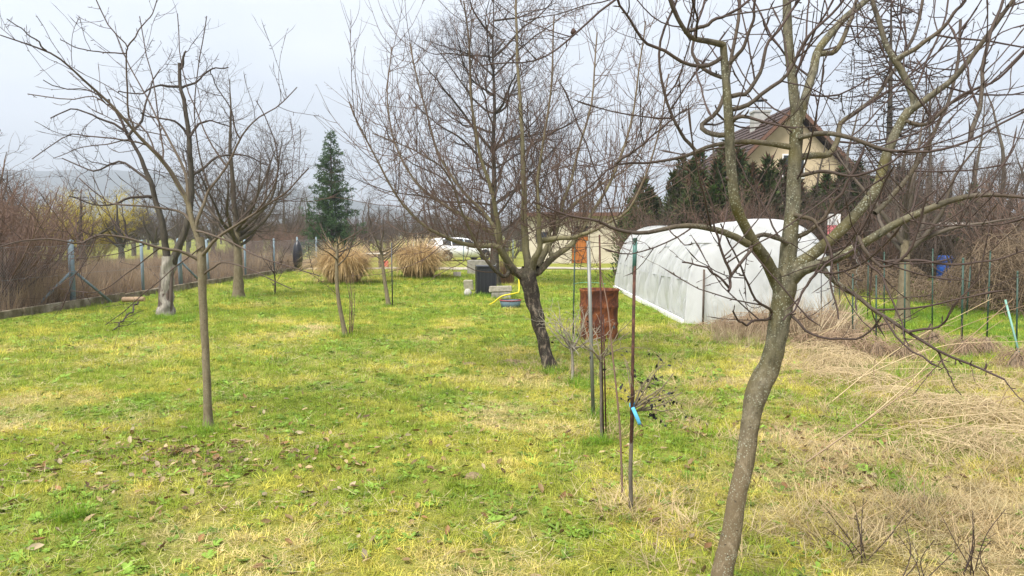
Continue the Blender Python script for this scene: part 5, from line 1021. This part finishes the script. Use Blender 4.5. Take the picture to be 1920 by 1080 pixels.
side = np.clip(1.2 - AZ / HT, 0, 1); fold = 0.085 * side * (np.sin(Lg * 7.5 + AZ * 4.2 + 2.5 * fbm(Lg * .8, AZ * .8)) * fbm(Lg * 2.2 + 8, AZ * .7 + 3, 3)) + 0.05 * (fbm(Lg * 3.0, AZ * 1.1 + Lg * .5, 4) - .5) + 0.035 * np.sin(Lg * 19 + AZ * 7) * side * (fbm(Lg * 1.1, AZ + 5) > .5)
nx = AX / (W_ / 2); nzv = AZ / HT; nn = np.hypot(nx, nzv) + 1e-6; off = sag + fold
GXv = AX + nx / nn * off; GZv = np.maximum((AZ + nzv / nn * off) * (1 - .075 * np.sin(np.pi * Lg / (y1_ - y0_)) ** 1.5), 0.0) + .01
MB().grid(np.stack([GXv, Lg, GZv], -1)).build('film', M['film'], gh, True)
# end sheet, a bit bulged and gathered
ex_ = np.linspace(-W_ / 2, W_ / 2, 80); hz = np.interp(ex_, ax_, az_)
rows = []
for k in np.linspace(0, 1, 50):
    cx = ex_; cz = hz * k; edge = np.clip(np.minimum((W_ / 2 - np.abs(cx)) / .35, (hz - cz) / .35), 0, 1)
    bulge = -0.16 * edge ** .6 * (1.1 - .5 * k); cr = 0.13 * (fbm(cx * 2.4 + 5, cz * 1.2 + 2, 4) - .5) + .08 * np.sin(cx * 11 + 5 * cz) * np.clip(1.2 - cz / 1.5, 0, 1) * fbm(cx * 2, cz * 2)
    rows.append(np.stack([cx, bulge + cr * edge - .006, np.maximum(cz, 0.01)], -1))
MB().grid(np.array(rows)).build('end_sheet', M['film'], gh, True)
MB().grid(np.array([[[x, y1_ - y0_ + .01, z] for x, z in zip(ex_[::4], hz[::4] * k)] for k in np.linspace(0, 1, 8)])).build('end_sheet', M['film'], gh, True)
for y_ in hoops:
    MB().tube(np.stack([ax_[::3] * .975, 0 * ax_[::3] + y_, az_[::3] * .965 * (1 - .075 * math.sin(math.pi * y_ / (y1_ - y0_)) ** 1.5)], -1), .017, 8).build('hoop', M['pipe'], gh, True)
for u_ in (.10, .26, .5, .74, .90):
    x_, z_ = arch(np.array([u_])); MB().tube([(x_[0] * .965, q_, z_[0] * .955 * (1 - .075 * abs(math.sin(math.pi * q_ / (y1_ - y0_))) ** 1.5)) for q_ in np.linspace(0, y1_ - y0_, 14)], .014, 8).build('purlin', M['pipe'], gh, True)
MB().tube([(-1.30, -.05, 1.50), (1.30, -.05, 1.50)], .016, 8).build('end_rail', M['pipe'], gh, True)
for x_ in (-.55, .45): MB().tube([(x_, -.04, 0), (x_, -.04, 1.85)], .018, 8).build('door_post', M['pipe'], gh, True)
MB().tube([(-W_ / 2 + .28, -.26, -.02), (-W_ / 2 + .30, -.20, 1.02)], .02, 8).build('corner_stake', M['bark_far'], gh, True)
for s in (-1, 1): MB().box((s * (W_ / 2 + .035), (y1_ - y0_) / 2, .04), (.06, y1_ - y0_, .09)).build('edge_board', M['white_paint'], gh)

# ------------------------------------------------------------------ garden things
def rust_mat():
    m, t, b, o = new_mat('rust'); v = coords(t, (1, 1, .6)); n1 = noise(t, 5.5, 9, .72, v, 1.4); n2 = noise(t, 30, 4, .6, v)
    c = ramp(t, n1, [(0.3, (0.03, 0.015, 0.012)), (0.45, (0.085, 0.030, 0.017)), (0.6, (0.22, 0.075, 0.028)), (0.72, (0.36, 0.17, 0.08))]); t.links.new(c, b.inputs['Base Color']); b.inputs['Roughness'].default_value = .85; b.inputs['Specular IOR Level'].default_value = .2; bump(t, b, n2, .5, .004); return m
M['rust'] = rust_mat()
M['rod_rust'] = mat_noise('rod_rust', [(0.3, (0.022, 0.012, 0.010)), (0.55, (0.06, 0.026, 0.018)), (0.75, (0.13, 0.055, 0.03))], 25, .85, .4)
M['green_pvc'] = mat_noise('green_coated', [(0.3, (0.012, 0.034, 0.024)), (0.7, (0.03, 0.066, 0.047))], 12, .45, .05)
M['steel_grey'] = mat_noise('grey_steel', [(0.3, (0.12, 0.125, 0.11)), (0.7, (0.23, 0.235, 0.21))], 8, .5, .1, stretch=(1, 1, .2), metallic=.3)
q = G(1123, 638)
b_ = thing('rusty_barrel', 'open rusty steel barrel standing left of the plastic tunnel', 'barrel', q)
pf = [(.295, -.02), (.30, .01), (.295, .03), (.293, .22), (.305, .25), (.305, .27), (.293, .30), (.293, .50), (.305, .53), (.305, .55), (.293, .58), (.292, .76), (.303, .78), (.306, .80), (.300, .805), (.288, .79), (.283, .5), (.283, .02)]
dent = lambda V: V * np.stack([1 + .025 * np.sin(V[..., 2] * 6 + V[..., 0] * 9), 1 + .02 * np.sin(V[..., 2] * 8 + 2), np.ones_like(V[..., 0])], -1)
MB().lathe(pf, n=40, fn=dent).build('drum', M['rust'], b_, True); MB().lathe([(.285, .03), (.15, .035), (.001, .03)], n=30).build('bottom', M['rust'], b_, True)
def pole(name, label, p0, p1, r, mat, cat='pole', group=None, n=10):
    b = np.array(p0, float); o = MB().tube([np.array([0, 0, -.08]), np.array(p1) - b], r, n).build(name, mat, smooth=True, loc=b); return tag(o, label, cat, group)
pole('steel_pole', 'slim grey steel pole standing left of the rusty barrel front', G(1113, 778), P(1103, 452, 6.85), .0175, M['steel_grey'])
pole('stake', 'thin dark stake directly below the brown shed door', G(1074, 650), P(1078, 455, 11.0), .011, M['green_pvc'], 'stake')
pole('stake', 'thin dark stake beside the leaning young tree', G(736, 576), P(734, 455, 17.0), .014, M['metal_dark'], 'stake')
pole('rusty_rod', 'rusty iron rod rising before the barrel, reaching its rim line', G(1132, 822), P(1124, 440, 6.05), .0075, M['rod_rust'], 'rod')
pole('rusty_rod', 'second shorter rusty rod close beside the taller rod', G(1137, 812), P(1131, 590, 6.1), .0065, M['rod_rust'], 'rod')
cp = thing('capped_pole', 'rusty pole with a green sleeve on top, beside the blue tag', 'pole', G(1181, 962)); cb = np.array(cp.location); top = P(1191, 448, 4.42) - cb; mid = P(1189, 515, 4.42) - cb
MB().tube([(0, 0, -.06), mid + (top - mid) * .5], .0095, 10).build('rod', M['rod_rust'], cp, True); sl = MB().tube([mid, top], .0125, 12).build('sleeve', mat_noise('green_sleeve', [(0.3, (0.03, 0.085, 0.072)), (0.7, (0.06, 0.14, 0.12))], 9, .5, .05), cp, True); MB().lathe([(.0132, -.01), (.0132, .004), (.001, .007)], top, 12).build('cap', M['green_pvc'], sl)

# standard (stem-grown) berry bushes
def berry(name, label, foot, neck, H, r, g, mat, leaf=0, nb=12, stemr=.011, pull=(0, 0)):
    t = thing(name, label, 'bush', foot); b = np.array(foot); nk = np.array(neck) - b; link('stem', tubes_mesh('stem', [(resample(np.array([[0, 0, -.05], nk * .5 + g.normal(0, .012, 3), nk]), 10)[None], np.linspace(stemr * 1.2, stemr, 10)[None], 8)], mat, .1), t); lim = []
    for i in range(nb):
        az = i * 2.4; el = math.radians(g.uniform(15, 65)); d_ = np.array([math.cos(az) * math.cos(el) + pull[0], math.sin(az) * math.cos(el), math.sin(el) + pull[1]]); p = nk - [0, 0, g.uniform(0, .05)]; q = [p]
        for s in range(9): d_ = d_ / np.linalg.norm(d_); p = p + d_ * H * g.uniform(.75, 1.1) / 9; q.append(p); d_ = d_ + g.normal(0, .16, 3) + [0, 0, .03]
        lim.append((np.array(q), np.linspace(stemr * .6, .0018, 10)))
    Pm, Rm = stack(lim, 10)
    for i in range(nb): link('branch', tubes_mesh('branch', [(Pm[i:i + 1], Rm[i:i + 1], 6)], mat), t)
    a = spawn(Pm, Rm, 14, (H * .12, H * .5), (30, 75), .05, .18, 7, .6, .0014, .15, 1, .3, .012, True, g); c_ = spawn(a[0], a[1], 14, (.02, .1), (35, 75), .05, .2, 4, .7, .0012, .1, 1, .3, .02, True, g); o = link('twigs', tubes_mesh('twigs', [(*a, 4), (*c_, 3)], mat), t); o['kind'] = 'stuff'
    if leaf:
        i = g.integers(0, len(a[0]), leaf); p = a[0][i, -1 - g.integers(0, 3, leaf)]; D = g.normal(size=(leaf, 3)) + [0, 0, -.8]; D /= np.linalg.norm(D, axis=1, keepdims=True); V, F, c = sprays(p, D, g.uniform(.02, .045, leaf), g.uniform(.006, .012, leaf), np.full((leaf, 3), .02) * g.uniform(.5, 1.6, (leaf, 1)), g); o = link('withered_leaves', mk_mesh('withered_leaves', V, [F], [M['needle']], {'tint': c}, False), t); o['kind'] = 'stuff'
    return t
M['bark_grey_twig'] = mat_bark('bark_grey_twig', (0.10, 0.085, 0.06), (0.22, 0.2, 0.16), (0.27, 0.24, 0.19), .003, .009, None, 0, 30)
M['bark_olive_twig'] = mat_bark('bark_olive_twig', (0.05, 0.042, 0.035), (0.14, 0.12, 0.09), (0.17, 0.14, 0.09), .003, .009, None, 0, 30)
berry('berry_bush', 'stem-grown berry bush with withered black leaves behind the blue tag', G(1183, 966), P(1187, 762, 4.4), .36, .3, np.random.default_rng(4), M['bark_olive_twig'], 90, 11, .011, (.55, 0))
berry('berry_bush', 'dense grey-twigged bush on a stem between leaning trunk and barrel', G(1072, 715), P(1072, 652, 8.5), .62, .4, np.random.default_rng(6), M['bark_grey_twig'], 0, 16, .015)
berry('berry_bush', 'thin spreading bush on a stem in front of the rusty barrel', G(1128, 826), P(1126, 668, 6.0), .5, .3, np.random.default_rng(7), M['bark_olive_twig'], 16, 8, .010)
pts = np.array([G(1168, 945) - [0, 0, .05], P(1162, 800, 4.55), P(1148, 660, 4.6), P(1140, 580, 4.65), P(1128, 520, 4.7)]); fb = pts[0].copy(); o = link('thin_shoot', tubes_mesh('thin_shoot', [((resample(pts, 16) - fb)[None], np.linspace(.008, .003, 16)[None], 6)], M['bark_red'])); o.location = fb; tag(o, 'thin reddish shoot rising just left of the blue tag', 'shoot')
# blue plastic tag
tg_ = thing('plant_tag', 'bright blue plastic tag tied round the berry bush stem', 'tag', P(1186, 762, 4.36)); M['blue_tag'] = mat_noise('blue_plastic', [(0.3, (0.10, 0.42, 0.72)), (0.7, (0.14, 0.50, 0.80))], 8, .4, 0)
MB().lathe([(.016, -.012), (.0172, 0), (.016, .012)], (.004, .04, 0), 14).build('loop', M['blue_tag'], tg_, True)
MB().grid(np.array([[[.0 + .045 * t - s * .010, -.002 - .012 * math.sin(t * 3), -.005 - .105 * t - s * .004] for s in (-1, 1)] for t in np.linspace(0, 1, 10)])).build('strip', M['blue_tag'], tg_, True).modifiers.new('thick', 'SOLIDIFY').thickness = .0015

# green stakes of the garden row with clods at their feet
row = [(1571, 495, 603, 1577, 'first, farthest left green stake beside the tunnel corner'), (1599, 514, 648, 1599, 'green stake wrapped by the white spiral'), (1628, 487, 596, 1627, 'green stake far back, left of the thin grey tree'), (1643, 517, 660, 1643, 'short green stake right of the white spiral'), (1658, 473, 612, 1658, 'tall green stake left of the thin grey tree'), (1697, 492, 655, 1696, 'green stake just right of the thin grey tree trunk'), (1749, 467, 628, 1748, 'green stake left of the blue barrel'), (1806, 484, 652, 1803, 'stout green stake right of the blue barrel'), (1820, 500, 596, 1811, 'leaning green stake behind the stout one'), (1857, 470, 648, 1850, 'tallest green stake before the vine tangle'), (1908, 509, 676, 1906, 'last green stake near the right edge')]
for i, (xt, yt, yb, xb, lab) in enumerate(row):
    p0 = G(xb, yb); t = thing('garden_stake', lab, 'stake', p0, group='green stakes of the garden row'); tp = P(xt, yt, p0[1]) - p0
    r_ = .015 if 'stout' in lab else .011
    st_ = MB().tube([np.array([0, 0, -.1]), tp], r_, 8).build('shaft', M['green_pvc'], t, True); MB().lathe([(r_ * 1.12, -.03), (r_ * 1.12, .003), (.001, .008)], tp, 8).build('tip', M['green_pvc'], t, True)
p0 = G(1879, 655); o = pole('leaning_pipe', 'pale green pipe leaning steeply at the right edge', P(1922, 642, 9.4) * [1, 1, 0] + [0, 0, .0], P(1885, 562, 9.6), .013, mat_noise('pale_green_pipe', [(0.3, (0.12, 0.26, 0.22)), (0.7, (0.2, 0.36, 0.3))], 8, .5, 0), 'pipe')
p0 = G(1540, 622); pole('garden_stake', 'thin blackish stake before the right corner of the tunnel', p0, P(1540, 505, p0[1]), .009, M['metal_dark'], 'stake')
p0 = G(1602, 650); z = np.linspace(0, 1.45, 120); o = MB().tube(np.stack([.018 * np.sin(z * 38), .018 * np.cos(z * 38) - .02, z], -1), .0032, 6).build('spiral_stake', M['steel_grey'], smooth=True, loc=p0); tag(o, 'white wavy spiral plant support wound along a green stake', 'plant support')
M['soil'] = mat_noise('dry_soil', [(0.3, (0.09, 0.065, 0.042)), (0.7, (0.27, 0.205, 0.14))], 9, .95, 1.0, .03)
for i, (px, py, w_, lab) in enumerate([(1645, 668, .26, 'flat dark clod below the white spiral'), (1696, 672, .21, 'dark root clod right of the thin grey tree'), (1748, 648, .2, 'dark root clod left of the blue barrel line'), (1806, 664, .18, 'dark root clod under the stout green stake'), (1850, 664, .2, 'dark root clod under the tallest green stake'), (1660, 625, .22, 'brown clod of dead roots behind the short stake'), (1906, 690, .22, 'dark root clod at the right edge')]):
    p0 = G(px, py); V = MB().lathe([(w_ / 2 * 1.1, -.03), (w_ / 2, .03), (w_ * .42, .08), (w_ * .28, .15), (w_ * .12, .19), (.001, .2)], n=22, fn=lambda V, k=i: V * (1 + .22 * np.sin(V * 21 + k) * np.sin(V[..., [1, 2, 0]] * 17 + 2 * k)))
    t = thing('root_clod', lab, 'clod', p0, group='clods along the garden row'); V.build('soil', M['soil'], t, True); gq = np.random.default_rng(i); n = 130; a = gq.uniform(0, 6.28, n); q = np.stack([w_ * .42 * np.cos(a) * gq.random(n), w_ * .42 * np.sin(a) * gq.random(n), gq.uniform(.05, .25, n)], -1); d_ = np.stack([np.cos(a), np.sin(a), gq.normal(.1, .5, n)], -1); Q = np.stack([q + d_ * s * .05 + gq.normal(0, .01, (n, 3)) - [0, 0, .01 * s * s] for s in range(6)], 1); Q[..., 2] = np.maximum(Q[..., 2], .01)
    o = link('roots', tubes_mesh('roots', [(Q, np.full((n, 6), .003), 3)], M['bark_tan']), t); o['kind'] = 'stuff'
# blue barrel behind the tangle
p0 = P(1777, 440, 25); bb = thing('blue_barrel', 'blue plastic barrel half hidden in the dead vines', 'barrel', (p0[0], 25, 0)); M['blue'] = mat_noise('blue_drum', [(0.3, (0.02, 0.075, 0.33)), (0.7, (0.035, 0.12, 0.44))], 5, .4, .05)
MB().lathe([(.26, 0), (.29, .04), (.29, .28), (.275, .31), (.29, .34), (.29, .62), (.275, .65), (.29, .68), (.29, .86), (.25, .95), (.001, .95)], n=28).build('drum', M['blue'], bb, True); MB().lathe([(.06, .95), (.06, .99), (.001, .99)], (.12, 0, 0), 14).build('bung', M['black'], bb)
# pink and white cloth, lean-to of pale planks
p0 = P(1563, 440, 23.5); pc = thing('hanging_cloth', 'pink and white cloth hanging in the gap right of the tunnel', 'cloth', (p0[0], 23.5, 0)); M['pink'] = mat_noise('pink_cloth', [(0.3, (0.62, 0.16, 0.18)), (0.7, (0.75, 0.27, 0.28))], 6, .8, .1)
def cloth(z0, z1, y): return np.array([[[x, y + .03 * math.sin(x * 22 + z * 3), z] for x in np.linspace(-.19, .19, 14)] for z in np.linspace(z0, z1, 8)])
MB().grid(cloth(1.95, 2.3, 0)).build('white_half', M['white_paint'], pc, True); MB().grid(cloth(1.55, 1.945, 0)).build('pink_half', M['pink'], pc, True); MB().tube([(-.24, .05, -.05), (-.24, .05, 2.4)], .03, 8).build('post', M['bark_far'], pc, True); MB().tube([(-.26, .02, 2.32), (.24, .02, 2.32)], .012, 6).build('rail', M['bark_far'], pc, True)
p0 = P(1785, 440, 27); lt = thing('plank_shelter', 'low shelter roofed with pale weathered planks behind the blue barrel', 'shelter', (p0[0], 27, 0)); M['plank'] = mat_noise('weathered_plank', [(0.3, (0.36, 0.33, 0.29)), (0.7, (0.56, 0.53, 0.48))], 12, .9, .3, stretch=(.1, 1, 1))
for i in range(5): MB().box((rng.normal(0, .04), -.6 + i * .27, 1.93 + .035 * i), (2.0, .24, .035), Matrix.Rotation(.09, 4, 'X')).build('plank', M['plank'], lt)
for sx in (-.9, .9):
    for sy_ in (-.55, .45): MB().tube([(sx, sy_, -.05), (sx, sy_, 1.9)], .04, 8).build('post', M['bark_far'], lt, True)

# compost corner behind the apple tree
q = G(911, 553); cb_ = thing('compost_bin', 'black plastic compost bin beside the dead perennials', 'bin', q, .12); w0, w1, hh = .52, .48, .78
for sx, sy_ in ((0, -1), (0, 1), (-1, 0), (1, 0)):
    MB().box((sx * .235, sy_ * .235, .375), (.44 if sy_ else .03, .44 if sx else .03, .77)).build('panel', M['black'], cb_, bevel=.006)
for sx in (-1, 1):
    for sy_ in (-1, 1): MB().box((sx * .245, sy_ * .245, .375), (.05, .05, .78)).build('corner_post', M['black'], cb_, bevel=.008)
for k in range(4): MB().box((-.15 + k * .1, -.255, .375), (.025, .02, .7)).build('rib', M['black'], cb_)
MB().box((0, 0, .79), (w1 + .07, w1 + .07, .05)).build('lid', M['black'], cb_, bevel=.015)
q = G(899, 514); cc = thing('concrete_tank', 'grey concrete tank standing at the edge of the path', 'tank', q, -.1)
for x_, y_, a, b in ((0, -.4, .9, .08), (0, .4, .9, .08), (-.41, 0, .08, .718), (.41, 0, .08, .718)): MB().box((x_, y_, .28), (a, b, .6), None, .004).build('side', M['concrete'], cc, bevel=.012)
MB().box((0, 0, .06), (.73, .71, .1)).build('floor_slab', M['concrete'], cc)
q = G(940, 558); ks = thing('stone_block', 'rough stone kerb block carrying a paler slab', 'block', q, .05); MB().box((0, 0, .06), (.5, .3, .2), None, .012).build('lower_block', M['concrete'], ks, bevel=.02); MB().box((-.02, 0, .245), (.58, .3, .155), None, .012).build('upper_slab', mat_noise('pale_stone', [(0.3, (.20, .18, .145)), (.7, (.38, .35, .29))], 14, .9, .5), ks, bevel=.025)
q = G(877, 556); o = MB().lathe([(.001, -.02), (.075, .0), (.112, .06), (.115, .11), (.09, .17), (.045, .205), (.001, .21)], n=18, fn=lambda V: V * (1 + .09 * np.sin(V * 25 + 1))).build('boulder', mat_noise('white_stone', [(.3, (.24, .23, .20)), (.7, (.44, .42, .38))], 22, .85, .4), smooth=True, loc=q); tag(o, 'round whitish stone left of the black compost bin', 'stone')
q = G(879, 545); o = MB().box((0, 0, .15), (.28, .24, .34), None, .015).build('stone_post', mat_noise('sand_stone', [(.3, (.20, .185, .135)), (.7, (.33, .31, .24))], 10, .9, .4), loc=q, bevel=.03); tag(o, 'short sandy stone post behind the round whitish stone', 'stone')
q = G(884, 552); pole('leaning_stick', 'pale grey stick leaning across the compost bin', q + [0, -.35, 0], P(931, 494, 20.3), .012, M['steel_grey'], 'stick')
q = G(857, 519); o = MB().box((0, 0, .09), (.30, .06, .2), Matrix.Rotation(-.6, 4, 'X')).build('tile', M['plank'], loc=q, bevel=.01); tag(o, 'small pale tile leaning near the right reed clump', 'tile')
q = G(945, 532); pr_ = thing('dead_perennial', 'clump of dead brown stems behind the stone block', 'plant', q); gq = np.random.default_rng(12)
V, F, c = long_blades(420, .34, (.6, 1.05), (0, .3), .006, gq, ((.15, .085, .05), (.28, .18, .11)), droop=.3); o = link('stems', mk_mesh('stems', V, [F], [M['straw']], {'tint': c}), pr_); o['kind'] = 'stuff'
pts = np.array([P(917, 577, 17.2), P(927, 566, 17.1), P(942, 555, 17.0), P(966, 550, 17.1), P(973, 545, 17.3), P(973, 520, 17.4)]); pts[0][2] = .03; hb = pts[0].copy(); o = MB().tube(resample(pts, 30) - hb, .017, 10).build('hose', mat_noise('yellow_hose', [(.3, (.55, .46, .02)), (.7, (.66, .56, .04))], 5, .45, 0), smooth=True, loc=hb); tag(o, 'bright yellow hose arching over the tub', 'hose')
q = G(957, 577); tb_ = thing('tub', 'shallow blue-grey tub with a reddish rim beside the yellow hose', 'tub', q); MB().lathe([(.001, .01), (.19, .0), (.21, .02), (.245, .17), (.235, .17), (.2, .03), (.001, .025)], n=26).build('bowl', mat_noise('blue_enamel', [(.3, (.05, .09, .11)), (.7, (.11, .17, .19))], 6, .5, .1), tb_, True); MB().lathe([(.236, .165), (.252, .165), (.256, .185), (.236, .185)], n=26).build('rim', mat_noise('red_enamel', [(.3, (.25, .04, .05)), (.7, (.36, .08, .09))], 8, .5, 0), tb_, True)
# little table and red can behind the reeds
q = G(705, 503); tt = thing('garden_table', 'small dark-legged garden table between the reed clumps', 'table', q)
MB().box((0, 0, .72), (1.15, .6, .05)).build('table_top', M['plank'], tt, bevel=.008)
for sx in (-.45, .2):
    for sy_ in (-.22, .22): MB().box((sx, sy_, .345), (.07, .07, .69)).build('leg', M['metal_dark'], tt)
q = G(724, 501); rc = thing('red_can', 'red watering can left of the right reed clump', 'can', q); M['red'] = mat_noise('red_plastic', [(.3, (.40, .03, .04)), (.7, (.52, .06, .06))], 5, .4, 0); MB().lathe([(.001, 0), (.13, 0), (.14, .05), (.13, .30), (.10, .34), (.001, .34)], n=18).build('body', M['red'], rc, True); MB().tube([(.12, 0, .06), (.25, 0, .2), (.36, 0, .38)], [.025, .02, .018], 8).build('spout', M['red'], rc, True); MB().tube(resample(np.array([(-.11, 0, .08), (-.24, 0, .2), (-.15, 0, .42), (.06, 0, .34)]), 14), .014, 8).build('handle', M['red'], rc, True)
pts = np.array([G(1075, 533), G(1095, 531), G(1120, 532), G(1135, 534)]) + [0, 0, .035]; hb = pts[0].copy(); o = MB().tube(resample(pts, 24) - hb, .014, 8).build('hose', mat_noise('green_hose', [(.3, (.12, .40, .26)), (.7, (.2, .52, .36))], 5, .45, 0), smooth=True, loc=hb); tag(o, 'pale green hose lying on the grass behind the rusty barrel', 'hose')
# cut log and broken branch by the plinth
q = G(252, 574); lg = thing('cut_log', 'short pale cut log lying on the fence plinth', 'log', q + [0, 0, .17]); MB().tube([(-.28, .05, 0), (.25, -.05, .02)], [.06, .055], 12).build('bark', M['bark_tan'], lg, True); MB().lathe([(.05, 0), (.001, .004)], (.256, -.05, .02), 12, 'x').build('cut_face', mat_noise('cut_wood', [(.3, (.5, .36, .18)), (.7, (.62, .48, .27))], 14, .8, .1), lg)
a_, b2 = G(212, 622), P(262, 568, 16.5); br = np.linspace(0, 1, 10)[:, None]; pth = a_ * (1 - br) + b2 * br + rng.normal(0, .03, (10, 3)); pth[:, 2] = np.maximum(pth[:, 2], .03); g = np.random.default_rng(70); R_ = np.linspace(.012, .02, 10)[None]; s1 = spawn((pth - a_)[None], R_, 4, (.2, .6), (25, 60), 0, .15, 6, .6, .005, .1, .9, .2, .015, False, g); o = link('broken_branch', tubes_mesh('broken_branch', [((pth - a_)[None], R_, 6), (*s1, 4)], M['bark_dark'])); o.location = a_; tag(o, 'broken dead branch lying in the grass near the cut log', 'branch')
# bare twigs of low shrubs in the bottom right corner
for px, py, lab, k in ((1620, 1060, 'low bare twigs at the bottom edge right of the bent trunk', 6), (1830, 1085, 'low bare twigs in the bottom right corner', 7), (1720, 1110, 'low bare twigs between the two bottom twig groups', 5)):
    q = G(px, py); t = thing('low_twigs', lab, 'shrub', q); gq = np.random.default_rng(k + 80)
    for i in range(k):
        p1 = np.array([gq.normal(0, .12), gq.normal(0, .06), gq.uniform(.15, .36)]); Q = resample(np.array([[gq.normal(0, .05), gq.normal(0, .03), -.03], p1 * .5 + gq.normal(0, .015, 3), p1]), 9)[None]; R_ = np.linspace(.0032, .0014, 9)[None]; s1 = spawn(Q, R_, 14, (.02, .09), (30, 65), .1, .15, 5, .7, .0015, .2, 1, .3, .03, True, gq); link('twig', tubes_mesh('twig', [(Q, R_, 6), (*s1, 4)], M['bark_front']), t)
# small molehills of bare soil on the lawn
for i, (px, py, w_, lab) in enumerate([(885, 900, .12, 'small bare molehill nearest the viewer'), (958, 678, .34, 'low molehill left of the leaning trunk foot'), (880, 683, .2, 'low molehill in the middle of the lawn')]):
    o = MB().lathe([(w_ / 2 * 1.2, -.01), (w_ * .45, .012), (w_ * .25, .022), (.001, .026)], n=20, fn=lambda V, k=i: V * (1 + .2 * np.sin(V * 30 + k))).build('molehill', mat_noise('mole_soil', [(.3, (.12, .085, .045)), (.7, (.27, .205, .115))], 40, .95, .8), smooth=True, loc=G(px, py)); tag(o, lab, 'molehill')

# ------------------------------------------------------------------ air between here and the far hill
hv = MB().box((-400, 1195, 149), (2800, 2430, 304)).build('haze', None); hv.data.materials.clear(); m = bpy.data.materials.new('haze_air'); m.use_nodes = True; t = m.node_tree; t.nodes.clear(); o = t.nodes.new('ShaderNodeOutputMaterial'); pvn = t.nodes.new('ShaderNodeVolumePrincipled')
pvn.inputs['Color'].default_value = (0.78, 0.86, 0.97, 1); pvn.inputs['Density'].default_value = 0.00068; pvn.inputs['Anisotropy'].default_value = 0.2; t.links.new(pvn.outputs[0], o.inputs['Volume']); hv.data.materials.append(m); tag(hv, 'thin bluish haze over the whole landscape', 'haze', kind='stuff')
